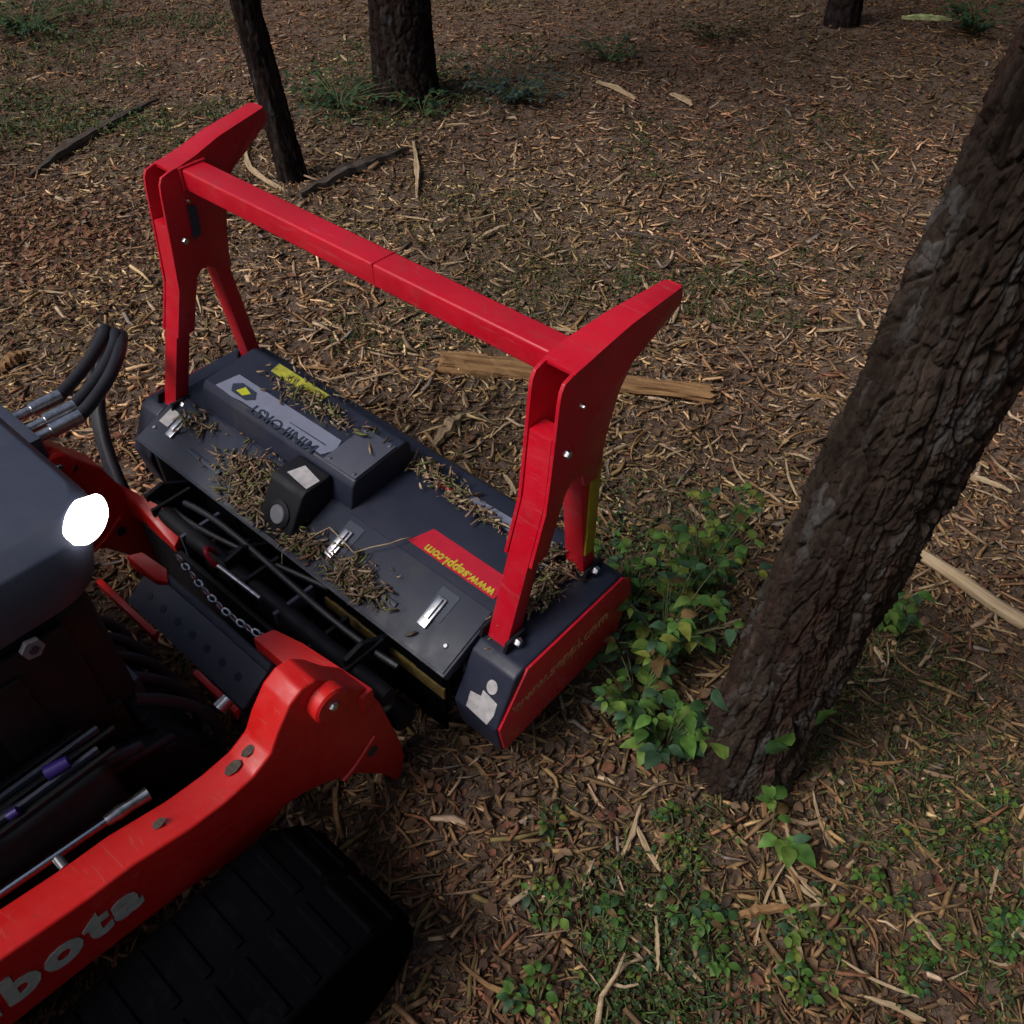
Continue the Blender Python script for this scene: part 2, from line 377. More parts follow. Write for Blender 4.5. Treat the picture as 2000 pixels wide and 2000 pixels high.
# red strip decal with yellow letters
def tz(v): return .029+(v-.032)*.0304
rd = part('red_decal', quad_plate([(.873, .042, tz(.042)), (.893, .105, tz(.105)), (1.135, .105, tz(.105)), (1.135, .042, tz(.042))]), 'decal_red', mul)
lettering('lettering', 'www.seppi.com', .034, 'ink_yellow', rd, (1.125, .062, tz(.062)+.0028), (-1, 0, 0), (0, -1, 0), 0, .95, .0012)
part('blue_decal', quad_plate([(.84, .21, tz(.21)), (.84, .24, tz(.24)), (1.13, .25, tz(.25)), (1.13, .21, tz(.21))]), 'plate_grey', mul)
part('small_red_decal', quad_plate([(.80, .215, tz(.215)), (.80, .232, tz(.23)), (.838, .232, tz(.23)), (.838, .215, tz(.215))]), 'decal_red', mul)
# end boxes
def end_box(side):
    u0, u1 = (1.165, 1.287) if side > 0 else (-.087, -.005)
    prof = [(-.035, 0), (.285, .004), (.313, -.008), (.346, -.09), (.30, -.22), (-.105, -.235), (-.122, -.13), (-.06, -.012)]
    eb = part('end_box', prism_vf(prof, u0, u1), 'black', mul, .007, 3)
    uo0, uo1 = (u1-.001, u1+.006) if side > 0 else (u0-.006, u0+.001)
    pr2 = [(-.028, -.004), (.30, -.004), (.33, -.03), (.342, -.09), (.292, -.21), (-.1, -.225), (-.116, -.13)]
    pl = sub('side_plate', prism_vf(pr2, uo0, uo1), 'red', eb, .002)
    if side > 0:
        lettering('lettering', 'www.seppi.com', .05, 'letter_orange', pl, (uo1+.0008, -.075, -.115), (0, 1, .05), (0, 0, 1), 0, 1.02, .0008)
    return eb
ebr = end_box(1); ebl = end_box(-1)
def backface(u, t):      # on the slanted back of the right end box
    a = Vector((u, -.06, -.012)); b_ = Vector((u, -.122, -.13)); n = Vector((0, -.118, .062)).normalized()
    return a.lerp(b_, t)+n*.0012
sub('type_plate', ([backface(u, t) for u, t in ((1.198, .66), (1.226, .62), (1.226, .5), (1.268, .56), (1.27, .78), (1.262, 1.0), (1.2, .95))], [tuple(range(7))]), 'label_white', ebr)
sub('round_label', ([backface(1.243+.014*math.cos(q), .36+.13*math.sin(q)) for q in np.linspace(0, 2*PI, 14)[:-1]], [tuple(range(13))]), 'label_white', ebr)
# push bar frame
pf = [(.114, .585), (.122, .600), (.145, .607), (.171, .608), (.223, .618), (.301, .636), (.45, .654), (.455, .640), (.453, .620), (.375, .578), (.318, .550), (.285, .50), (.259, .41), (.247, .335), (.242, .31), (.203, .31), (.196, .34), (.18, .352), (.158, .35), (.143, .335), (.124, .285), (.094, .2), (.044, .2), (.084, .32), (.094, .40), (.103, .49), (.11, .56)]
def leg_vf(uc, wu, a, b_, d):
    (v0, z0), (v1, z1) = a, b_
    return prism_vf([(v0-d, z0), (v0+d, z0), (v1+d, z1), (v1-d, z1)], uc-wu, uc+wu)
def bracket(side):
    uc = 1.2 if side > 0 else 0.
    s = side
    br = part('push_bar_bracket', prism_vf(pf, uc+.028, uc+.036), 'red', mul, .0015)
    sub('side_plate', prism_vf(pf, uc-.036, uc-.028), 'red', br, .0015)
    top = [(.150, .609), (.171, .611), (.223, .621), (.301, .639), (.449, .657), (.452, .650), (.301, .630), (.223, .612), (.171, .602), (.150, .600)]
    sub('top_strap', prism_vf(top, uc-.0365, uc+.0365), 'red', br, .0012)
    fr = [(.449, .655), (.4545, .638), (.453, .621), (.375, .579), (.318, .551), (.285, .501), (.257, .411), (.262, .409), (.29, .499), (.322, .546), (.378, .573), (.459, .618), (.460, .640), (.454, .657)]
    sub('front_strap', prism_vf(fr, uc-.0275, uc+.0275), 'red', br, .001)
    for ob in (br, *br.children):                      # the wing narrows towards its tip
        for vv in ob.data.vertices:
            tpr = max(0, min(1, (vv.co.y-.20)/.26)); du = (vv.co.x-(uc-.036))/.072
            vv.co.x += tpr*(.010+.034*(1-du)) if s > 0 else -tpr*(.012+.02*du)
            vv.co.z -= tpr*(.012 if s > 0 else -.004)
    part('leg', prism_vf([(-.024, -.012), (.018, -.012), (.128, .33), (.146, .485), (.104, .485), (.088, .33)], uc-.0265, uc+.0265), 'red', mul, .003)
    part('leg', leg_vf(uc, .0255, (.262, -.012), (.216, .40), .020), 'red', mul, .003)
    for v in (.0, .262):
        ft = part('foot', prism_vf([(v-.035, .003), (v+.035, .003), (v+.028, .03), (v-.028, .03)], uc-.038, uc-.0295), 'dark', mul, .002)
        sub('foot_plate', prism_vf([(v-.035, .003), (v+.035, .003), (v+.028, .03), (v-.028, .03)], uc+.0295, uc+.038), 'dark', ft, .002)
        sub('bolt', bolt_vf((uc+.038, v, .016), (1, 0, 0), .011, .012), 'steel', ft)
    for v, z in ((.135, .44), (.17, .53)):
        part('bolt', bolt_vf((uc+.036, v, z), (1, 0, 0), .010 if z < .5 else .005, .010), 'steel', mul)
        part('bolt', bolt_vf((uc-.036, v, z), (-1, 0, 0), .010 if z < .5 else .005, .010), 'steel', mul)
    if side < 0: part('slot', prism_vf([(.160, .43), (.184, .44), (.190, .51), (.166, .52)], uc+.0362, uc+.037), 'ink_dark', mul)
    return br
bracket(1); bracket(-1)
for u in (.038, 1.162):
    part('weld_bead', tube_vf([(u, .171, .555), (u, .171, .607), (u, .205, .6075), (u, .24, .608)], .0045, 7), 'red', mul)
part('push_bar', prism_vf([(.174, .553), (.238, .553), (.238, .605), (.174, .605)], .0365, 1.1635), 'red', mul, .006, 3)
part('weld_seam', tube_vf([(.70, .1745, .5535), (.70, .1735, .6055), (.70, .2385, .6055)], .002, 6), 'red', mul)
box('yellow_strip', (1.226, 1.232, .232, .262, .08, .37), 'yellow_tape', mul, .001)
# hitch frame between mulcher and loader
part('hitch_tube', tube_vf([(.20, -.235, -.075), (1.09, -.235, -.075)], .022, 20), 'dark', mul)
for k in range(7):
    box('hitch_bracket', (.26+.12*k, .27+.12*k, -.262, -.15, -.10-.02*(k % 2), -.045-.012*(k % 3)), 'coupler' if k % 3 == 1 else 'dark', mul, .002)
part('hydraulic_line', tube_vf(bez((.30, -.19, -.05), (.5, -.16, -.02), (.8, -.21, -.05), (1.05, -.17, -.07)), .008, 8), 'hose', mul)
part('hydraulic_line', tube_vf(bez((.25, -.21, -.08), (.45, -.24, -.03), (.6, -.16, -.07), (.78, -.13, -.06)), .007, 8), 'hose', mul)
part('hitch_tube', tube_vf([(.16, -.20, -.20), (1.09, -.20, -.20)], .03, 16), 'dark', mul)
part('hitch_rod', tube_vf([(.57, -.272, -.018), (.72, -.268, -.018)], .006, 10), 'steel', mul)
for u in (.22, .55, .97):
    part('hitch_rib', prism_vf([(-.25, -.28), (-.11, -.26), (-.115, -.07), (-.2, -.02), (-.25, -.03)], u, u+.012), 'dark', mul, .002)
box('hitch_plate', (.2, 1.0, -.275, -.262, -.33, -.12), 'dark', mul, .002)
for k in range(15):
    t = k/14; c = Vector((.53+.36*t, -.335-.012*math.sin(t*PI), .03-.03*math.sin(t*PI)))
    q = []
    for i in range(9):
        a = 2*PI*i/8; d1 = Vector((.0125*math.cos(a), 0, 0)); d2 = Vector((0, .006, .002) if k % 2 else (0, .002, .006))*math.sin(a)
        q.append(c+d1+d2)
    part('chain_link', tube_vf(q, .003, 5, False), 'steel', mul)
part('red_hose', tube_vf(bez((.50, -.24, -.05), (.52, -.27, .03), (.55, -.29, .02), (.56, -.27, -.03)), .006, 8), 'decal_red', mul)

# ------------------------------------------------------------------ loader
ldr = empty('compact_track_loader', MW(.6, -1.2, -GZ), -YAW)
tag(ldr, 'red and grey compact track loader with lit headlight entering at the left edge', 'loader')
LO = Vector((-.6, 1.2, 0))
def lp_(vf): return ([Vector(v)+LO for v in vf[0]], vf[1])
def lpart(name, vf, mat, parent=ldr, bev=0, seg=2): return part(name, lp_(vf), mat, parent, bev, seg, GZ if parent is ldr else 0)
armp = [(-1.9, .34), (-1.3, .215), (-.99, .150), (-.86, .124), (-.788, .116), (-.69, .088), (-.62, .080), (-.56, .084), (-.52, .105), (-.497, .143), (-.46, .188), (-.43, .203), (-.40, .198), (-.375, .17), (-.345, .12), (-.30, .062), (-.275, -.02), (-.243, -.21), (-.238, -.27), (-.252, -.32), (-.272, -.335), (-.306, -.257), (-.368, -.172), (-.44, -.112), (-.485, -.086), (-.529, -.073), (-.56, -.09), (-.594, -.107), (-.645, -.104), (-.733, -.067), (-.837, -.048), (-.924, -.034), (-1.032, -.02), (-1.3, .03), (-1.9, .14)]
def arm(u0, u1):
    a = lpart('lift_arm', prism_vf(armp, u0, u1), 'orange', ldr, .006, 3)
    lpart('pin_boss', tube_vf([(u1+.001, -.395, .14), (u1+.026, -.395, .14), (u1+.03, -.395, .14)], [.038, .038, .033], 24), 'orange', a)
    lpart('pin_bolt', bolt_vf((u1+.03, -.395, .145), (1, 0, 0), .010, .006), 'steel', a)
    lpart('weld', tube_vf([(u1+.0005, -.40, -.155), (u1+.0005, -.36, -.14), (u1+.0005, -.305, -.10)], .005, 6), 'orange', a)
    lpart('bolt_hole', tube_vf([(u1-.001, -.318, -.145), (u1+.0012, -.318, -.145)], .014, 14), 'ink_dark', a)
    for v, z, r in ((-.36, .10, .012), (-.405, .09, .009)):
        lpart('mud_spot', tube_vf([(u1-.001, v, z), (u1+.001, v, z)], r, 9), 'old_wood', a)
    return a
ar = arm(1.045, 1.12); al = arm(.08, .165)
for (v, z, r) in ((-.575, .0845, .011), (-.54, .0955, .009), (-.72, .0975, .008)):
    lpart('leaf_scrap', ([(1.08+r*math.cos(q), v+1.6*r*math.sin(q), z+.0035+.25*r*math.sin(q)) for q in np.linspace(0, 2*PI, 8)[:-1]], [tuple(range(7))]), 'old_wood', ar)
lettering('lettering', 'Kubota', .100, 'letter_silver', ar, Vector((1.1212, -.805, .010))+LO, (0, 1, -.10), (0, .12, 1), 0, 1.08, .0045, 'RIGHT', 0, 1.16)
hk = lpart('coupler_hook', ([(.865, -.375, .075), (.885, -.335, .082), (.955, -.318, .08), (1.128, -.292, .062), (1.128, -.322, .058), (.96, -.372, .07), (.865, -.375, .03), (.885, -.335, .03), (.955, -.318, .03), (1.128, -.292, .01), (1.128, -.322, .01), (.96, -.372, .03)], [(0, 1, 2, 3, 4, 5), (11, 10, 9, 8, 7, 6)]+[(i, (i+1) % 6, 6+(i+1) % 6, 6+i) for i in range(6)]), 'orange', ldr, .005)
lpart('arm_cross_tube', tube_vf([(.166, -.56, -.16), (1.034, -.56, -.16)], .04, 18), 'dark')
cpl = lpart('coupler_plate', prism_vf([(-.452, -.075), (-.378, -.022), (-.372, -.030), (-.446, -.083)], .45, .885), 'coupler', ldr, .002)
cf = lpart('coupler_front_flange', prism_vf([(-.376, -.021), (-.366, -.010), (-.358, -.018), (-.366, -.2), (-.376, -.2)], .47, .885), 'coupler', ldr, .002)
for k in range(7):
    u = .50+k*.055; c = Vector((u, -.417, -.0500)); n = Vector((0, -.053, .074)).normalized()
    lpart('plate_hole', tube_vf([c-n*.001, c+n*.0012], .0095, 14), 'ink_dark', cpl)
lpart('red_lip', prism_vf([(-.466, -.088), (-.453, -.084), (-.450, -.094), (-.464, -.12)], .33, .57), 'orange', ldr, .002)
lpart('red_lip', prism_vf([(-.466, -.088), (-.453, -.084), (-.450, -.094), (-.464, -.12)], .72, .87), 'orange', ldr, .002)
lpart('coupler_wedge', ([(.40, -.40, .0), (.43, -.372, .012), (.505, -.36, .0), (.53, -.378, -.014), (.50, -.392, -.014), (.40, -.40, -.04), (.43, -.372, -.04), (.505, -.36, -.04), (.53, -.378, -.04), (.50, -.392, -.04)], [(0, 1, 2, 3, 4), (9, 8, 7, 6, 5)]+[(i, (i+1) % 5, 5+(i+1) % 5, 5+i) for i in range(5)]), 'orange', ldr, .004)
lpart('coupler_wedge', ([(.03, -.288, -.03), (.13, -.268, -.03), (.27, -.235, -.05), (.35, -.25, -.09), (.36, -.275, -.10), (.22, -.272, -.06), (.03, -.288, -.12), (.13, -.268, -.12), (.27, -.235, -.13), (.35, -.25, -.13), (.36, -.275, -.13), (.22, -.272, -.12)], [(0, 1, 2, 3, 4, 5), (11, 10, 9, 8, 7, 6)]+[(i, (i+1) % 6, 6+(i+1) % 6, 6+i) for i in range(6)]), 'orange', ldr, .004)
# tilt cylinder beside the right arm
cyl = lpart('tilt_cylinder', tube_vf([(.985, -1.7, .18), (.995, -.985, .110)], .024, 20), 'dark', ldr)
lpart('cylinder_rod', tube_vf([(.998, -.985, .110), (1.006, -.77, .092)], .008, 14), 'chrome', cyl)
lpart('rod_eye', tube_vf([(1.006, -.775, .092), (1.007, -.75, .090), (1.008, -.735, .088), (1.010, -.70, .085)], [.010, .013, .011, .013], 12), 'steel', cyl)
lpart('gland_ring', tube_vf([(.995, -1.01, .113), (.995, -.98, .110)], .026, 20), 'steel', cyl)
lpart('steel_pin', tube_vf([(.90, -.50, .0), (.90, -.475, .008)], [.016, .014], 14), 'steel')
lpart('steel_pin', tube_vf([(1.022, -.86, .118), (1.046, -.86, .118)], .008, 12), 'steel')
lpart('violet_cap', tube_vf([(.935, -.80, .20), (.945, -.765, .205)], [.013, .010], 12), 'purple')
lpart('violet_cap', tube_vf([(.955, -.875, .195), (.96, -.86, .20)], [.008, .007], 12), 'purple')
for k in range(5):
    lpart('side_rail', box_vf(.89+.018*k, .898+.018*k, -1.7, -.72+.02*(k % 3), .181, .190+.004*(k % 2)), 'coupler' if k % 2 else 'dark', ldr, .002)
lpart('hydraulic_hose', tube_vf(bez((.91, -1.5, .21), (.93, -1.1, .24), (.95, -.85, .20), (.93, -.66, .10)), .011, 10), 'hose')
lpart('hydraulic_hose', tube_vf(bez((.94, -1.5, .20), (.96, -1.1, .21), (.97, -.8, .17), (.90, -.60, .02)), .009, 10), 'hose')
lpart('valve_block', box_vf(.70, .80, -.66, -.58, .03, .10), 'coupler', ldr, .008)
lpart('clamp', box_vf(.90, .975, -.95, -.93, .19, .222), 'coupler', ldr, .004)
# chassis and hood
lpart('chassis', box_vf(.22, .98, -2.1, -.72, -.24, .18), 'dark', ldr, .02, 3)
lpart('front_frame', prism_vf([(-.73, -.24), (-.53, -.20), (-.52, -.14), (-.60, .02), (-.73, .10)], .28, .92), 'dark', ldr, .01)
for k in range(6):
    z = -.1+k*.035
    lpart('grille_bar', box_vf(.32, .88, -.60+.006*k*-1, -.585-.006*k, z, z+.012), 'dark', ldr, .002)
def hood():
    # stacked outlines from skirt to lid, rounded front right corner holds the lamp
    def outline(u0, u1, v0, v1, r):
        pts = [(u0, v0), (u1, v0)]
        for a in np.linspace(0, PI/2, 8): pts.append((u1-r+r*math.cos(a), v1-r+r*math.sin(a)))
        for a in np.linspace(PI/2, PI, 8): pts.append((u0+r+r*math.cos(a), v1-r+r*math.sin(a)))
        return pts
    L = [(outline(.24, .875, -2.0, -.56, .09), .425), (outline(.24, .872, -2.0, -.54, .10), .50), (outline(.255, .855, -1.99, -.515, .10), .542), (outline(.29, .815, -1.95, -.53, .09), .560)]
    V = []; F = []; n = len(L[0][0])
    for k, (o, z) in enumerate(L):
        for u, v in o: V.append((u, v, z+(.0 if k < 1 else -.09*max(0, min(1, (v+1.2)/.7))*.35)))
    for k in range(len(L)-1):
        for i in range(n): j = (i+1) % n; F.append((k*n+i, k*n+j, (k+1)*n+j, (k+1)*n+i))
    F.append(tuple(range(n))[::-1]); F.append(tuple(range((len(L)-1)*n, len(L)*n)))
    return V, F
lpart('hood_base', box_vf(.255, .86, -1.98, -.60, .12, .423), 'dark', ldr, .03, 3)
hd = lpart('hood', hood(), 'grey_hood', ldr, .004)
lpart('side_panel', box_vf(.862, .876, -1.9, -.66, .13, .40), 'dark', ldr, .003)
lpart('side_screen', box_vf(.84, .872, -1.9, -.64, -.02, .16), 'dark', ldr, .003)
for k in range(9):
    v = -1.7+k*.11
    lpart('vent_slat', box_vf(.877, .883, v, v+.07, .2, .36), 'dark', ldr, .002)
lpart('hood_groove', box_vf(.295, .81, -.70, -.692, .5402, .5455), 'ink_dark', hd, .001)
lpart('hood_rib', box_vf(.30, .36, -1.4, -.56, .5302, .549), 'grey_hood', hd, .008)
for u, v in ((.66, -.60), (.71, -.66)): lpart('hood_hole', tube_vf([(u, v, .52), (u, v, .5322+.0)], .009, 12), 'ink_dark', hd)
nb = Vector((1, 0, 0)); c = Vector((.8765, -.715, .40))
lpart('hex_bolt', tube_vf([c, c+nb*.01], .018, 6), 'cap_grey', ldr)
lpart('hex_bolt_core', tube_vf([c+nb*.01, c+nb*.012], .008, 8), 'ink_dark', ldr)
LENS = [(.7764, -.5194, .5292), (.7839, -.5172, .4981), (.8002, -.5301, .4836), (.8301, -.5622, .4821), (.8611, -.6021, .5004), (.8546, -.603, .5239), (.8253, -.5767, .5414), (.796, -.5446, .5406)]
for _ in range(2): LENS = [tuple(a*(1-t)+b_*t for a, b_ in zip(p, q)) for p, q in zip(LENS, LENS[1:]+LENS[:1]) for t in (.25, .75)]
def headlight(u, s):
    nn = Vector((.72, .66, .22)).normalized(); P = [Vector(p)+nn*.022 for p in LENS]; nl = len(P); c = sum(P, Vector())/nl; P = [c+(p-c)*.84 for p in P]; V = []
    for h, sc in ((-.03, .9), (0, 1.), (.006, .93), (.010, .7)): V += [c+(p-c)*sc+nn*h for p in P]
    if s < 0: V = [Vector((1.11-p.x, p.y, p.z)) for p in V]
    F = [(k*nl+i, k*nl+(i+1) % nl, (k+1)*nl+(i+1) % nl, (k+1)*nl+i) for k in range(3) for i in range(nl)]+[tuple(range(3*nl, 4*nl)), tuple(range(nl))[::-1]]
    return V, F
def bezel(vf):
    c = sum((Vector(v) for v in vf[0]), Vector())/len(vf[0]); return ([c+(Vector(v)-c)*1.07-Vector((.72, .66, .22)).normalized()*.007 for v in vf[0]], vf[1])
hl = lpart('headlight', headlight(.826, 1), 'lamp', ldr)
lpart('headlight', headlight(.288, -1), 'lamp', ldr)
# hoses with steel couplings over the left arm
for k, (u, v, z) in enumerate(((.03, -.385, .20), (.10, -.385, .205), (.145, -.395, .205))):
    hs = lpart('hydraulic_hose', tube_vf(bez((u, v+.10, z), (u-.06, v+.27, z+.02), (u-.14, v+.36-.02*k, z+.07), (-.15+.012*k, -.09+.03*k, z-.03), 14)+bez((-.15+.012*k, -.09+.03*k, z-.03), (-.17, -.14, z-.12), (-.06, -.22, -.02), (.02+.03*k, -.24, -.2), 12)[1:], .0155, 12), 'hose', ldr)
    lpart('coupling', tube_vf([(u, v-.02, z), (u, v+.03, z), (u, v+.031, z), (u, v+.105, z)], [.012, .012, .017, .017], 14), 'steel', hs)
lpart('coupling_block', box_vf(.0, .19, -.52, -.40, .165, .235), 'grey_hood', ldr, .006)
for k in range(5):
    lpart('hose', tube_vf(bez((.50+.09*k, -.62, .05+.02*k), (.52+.09*k, -.50, .02), (.58+.08*k, -.46, -.12), (.60+.07*k, -.60, -.2)), .012, 10), 'hose')
# tracks
def track(u0, u1):
    pts = []
    R = .155; zc = -.36+R+.015; vf_, vr = -.655, -2.0
    for a in np.linspace(-PI/2, PI/2, 22): pts.append((vf_+R*math.cos(a), zc+R*math.sin(a)))
    for a in np.linspace(PI/2, 1.5*PI, 18): pts.append((vr+R*math.cos(a), zc+R*math.sin(a)))
    t = lpart('track', prism_vf(pts, u0, u1), 'rubber', ldr, .012, 3)
    tot = [Vector((0, v, z)) for v, z in pts]+[Vector((0, *pts[0]))]
    s = 0; nxt = .03
    for a_, b_ in zip(tot, tot[1:]):
        d = (b_-a_).length; tg = (b_-a_).normalized(); nr = Vector((0, tg.z, -tg.y))
        while nxt < s+d:
            p = a_+tg*(nxt-s); h = .006; hw = .011
            if p.y > -1.7 and not (p.z < zc-.1 and p.y < -.7):
                for k, (ua, ub) in enumerate(((u0+.012, (u0+u1)/2-.01), ((u0+u1)/2+.01, u1-.012))):
                    P = []
                    for hh, ww in ((-.004, hw), (h, hw*.7)):
                        for uu, tt in ((ua, -ww), (ub, -ww), (ub, ww), (ua, ww)):
                            q = p+nr*hh+tg*(tt+(.012 if k else 0)); P.append((uu, q.y, q.z))
                    lpart('tread_lug', (P, box_vf(0, 1, 0, 1, 0, 1)[1]), 'rubber', t, .003)
            nxt += .06
        s += d
    return t
track(1.15, 1.43); track(-.23, .05)

# ------------------------------------------------------------------ trees
def trunk_mesh(name, base, top, r0, r1, nth, zs, seed, plate, depth, flare=.35, bend=None, fine=.004, dark=False):
    th = np.linspace(0, 2*PI, nth, endpoint=False); T, Zz = np.meshgrid(th, zs)
    hh = Zz/zs[-1]; rr = r0+(r1-r0)*hh + r0*flare*np.exp(-np.maximum(Zz, 0)/.16)*(1+.35*np.sin(T*3+seed)+.2*np.sin(T*5+2*seed))*.6
    ncell = max(4, round(2*PI*r0/plate[0]))
    wx = (fbm(T*3+5, Zz*9, seed, 3)-.45)*1.1; wy = (fbm(T*3+50, Zz*7, seed+3, 3)-.45)*1.1
    cx = T/(2*PI)*ncell
    f1, f2, idv = worley(cx+wx, Zz/plate[1]+wy, seed, ncell)
    gap = np.clip((f2-f1)/.17, 0, 1); gap = gap*gap*(3-2*gap)
    f1b, f2b, idb = worley(cx*2.5+wx*2, Zz/plate[1]*3.1+wy*2, seed+9, round(ncell*2.5)); gb = np.clip((f2b-f1b)/.2, 0, 1)
    det = fbm(T*14, Zz*70, seed+4, 4)-.45
    seam = np.clip(np.minimum(T, 2*PI-T)/.06, 0, 1)
    rr = rr + depth*(gap*.95-.6 + (idv-.5)*1.1*gap) + depth*.4*(gb*(.35+idb)-.3)*gap + det*fine*2.6 + (fbm(T*30, Zz*150, seed+14, 3)-.45)*fine*1.3 + (fbm(np.cos(T)*2+9, np.sin(T)*2+Zz*1.2, seed+6, 2)-.4)*r0*.22
    base = Vector(base); top = Vector(top); axx = base.x+(top.x-base.x)*hh; axy = base.y+(top.y-base.y)*hh
    if bend: axx = axx+bend[0]*np.sin(hh*PI); axy = axy+bend[1]*np.sin(hh*PI)
    V = np.stack([axx-base.x+rr*np.cos(T), axy-base.y+rr*np.sin(T), Zz-.06], -1).reshape(-1, 3)
    nz = len(zs); id_ = np.arange(nz*nth).reshape(nz, nth); nxt = np.roll(id_, -1, 1)
    q = np.stack([id_[:-1], nxt[:-1], nxt[1:], id_[1:]], -1).reshape(-1, 4)
    t3 = (.30*idv+.25*idb+.45*np.clip((fbm(T*4+20, Zz*6, seed+31, 4)-.22)*1.9, 0, 1))[..., None]
    cl = np.array([.011, .0075, .006])*(1-t3)+np.array([.082, .060, .047])*t3
    li = np.clip((fbm(T*5+40, Zz*8, seed+44, 4)-.52)*6, 0, 1)[..., None]*(idb > .35)[..., None]; cl = cl*(1-li)+np.array([.095, .09, .085])*li
    rb = np.clip((fbm(T*3+80, Zz*5, seed+51, 3)-.5)*5, 0, 1)[..., None]*.6; cl = cl*(1-rb)+np.array([.060, .031, .023])*rb
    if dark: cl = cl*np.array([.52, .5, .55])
    return np_mesh(name, V, q, col=cl.reshape(-1, 3), smooth=True)
def leaf_cloud(name, centres, per, size, cols, seed, flat=.5, needle=False):
    r = np.random.default_rng(seed); C = np.repeat(np.array(centres), per, 0); n = len(C)
    P = C[:, :3]+r.normal(0, 1, (n, 3))*C[:, 3:4]*np.array([1, 1, .6])
    d = r.normal(0, 1, (n, 3)); d[:, 2] *= flat; d /= np.linalg.norm(d, axis=1)[:, None]
    s = r.normal(0, 1, (n, 3)); s -= d*(s*d).sum(1)[:, None]; s /= np.linalg.norm(s, axis=1)[:, None]
    L = size*r.uniform(.6, 1.4, (n, 1)); W = L*(.06 if needle else .3)
    nn = np.cross(d, s)
    V = np.stack([P, P+d*L*.5+s*W+nn*L*.06, P+d*L, P+d*L*.5-s*W+nn*L*.06], 1).reshape(-1, 3)
    q = np.arange(n*4).reshape(n, 4)
    cc = np.array(cols)[r.integers(0, len(cols), n)]*r.uniform(.7, 1.3, (n, 1))
    return np_mesh(name, V, q, col=np.repeat(cc, 4, 0))
GREEN = [(.035, .075, .02), (.05, .10, .025), (.07, .12, .03), (.03, .06, .025)]
def tree(label, base, lean, r0, h, nth, zs, seed, plate, depth, bark, crown_z, spread, needle, bend=None, flare=.35):
    base = Vector(base); root = empty('pine_tree' if needle else 'tree', base)
    tag(root, label, 'tree')
    top = base+Vector((lean[0]*h, lean[1]*h, 0))
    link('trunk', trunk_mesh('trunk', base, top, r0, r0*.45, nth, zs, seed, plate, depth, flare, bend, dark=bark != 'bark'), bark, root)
    rr = random.Random(seed); cen = []
    for k in range(9):
        z = crown_z+(h-crown_z)*k/9; a = k*2.4+rr.random(); L = spread*(1-.55*k/9)*rr.uniform(.8, 1.1)
        t = z/h; p0 = Vector((lean[0]*z+(bend[0]*math.sin(t*PI) if bend else 0), lean[1]*z+(bend[1]*math.sin(t*PI) if bend else 0), z))
        p3 = p0+Vector((math.cos(a)*L, math.sin(a)*L, L*.25)); mid = p0.lerp(p3, .5)+Vector((0, 0, L*.12))
        v, f = tube_vf([p0, mid, p3], [.045, .03, .012], 7)
        link('limb', np_mesh('limb', np.array([tuple(p) for p in v]), np.array([q for q in f if len(q) == 4]), col=np.full((len(v), 3), .05), smooth=True), bark, root)
        for q in (.45, .7, .9, 1.05):
            c = p0.lerp(p3, q); cen.append((c.x, c.y, c.z+.1, .28*spread*.5))
    cen.append((top.x-base.x, top.y-base.y, h, .4))
    link('crown', leaf_cloud('crown', cen, 45, .16 if needle else .12, GREEN, seed, .6, needle), 'leaf', root)
    return root
b0 = ground_at(1440, 1490); b0.z = float(gheight(b0.x, b0.y))
zs = np.concatenate([np.linspace(0, 1.75, 700), np.linspace(1.8, 7.5, 60)])
PINE = tree('rough barked pine trunk with ivy at its foot, right of the mulcher', b0, (.082, .0), .099, 7.5, 400, zs, 3, (.028, .10), .0105, 'bark', 5.2, 1.5, True)
b1 = ground_at(578, 352); b1.z = float(gheight(b1.x, b1.y))
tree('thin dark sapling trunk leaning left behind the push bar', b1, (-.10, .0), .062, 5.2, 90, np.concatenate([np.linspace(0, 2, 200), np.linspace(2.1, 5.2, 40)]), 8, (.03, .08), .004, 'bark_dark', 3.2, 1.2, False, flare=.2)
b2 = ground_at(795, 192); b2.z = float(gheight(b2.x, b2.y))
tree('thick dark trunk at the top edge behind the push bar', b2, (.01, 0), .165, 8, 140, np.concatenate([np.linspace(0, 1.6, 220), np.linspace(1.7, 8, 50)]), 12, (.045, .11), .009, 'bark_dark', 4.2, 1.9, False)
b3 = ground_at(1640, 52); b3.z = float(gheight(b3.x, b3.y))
tree('dark trunk foot in the shade at the upper right edge', b3, (0, .02), .10, 7, 90, np.concatenate([np.linspace(0, 1.2, 120), np.linspace(1.3, 7, 50)]), 21, (.04, .1), .007, 'bark_dark', 2.6, 2.0, False)

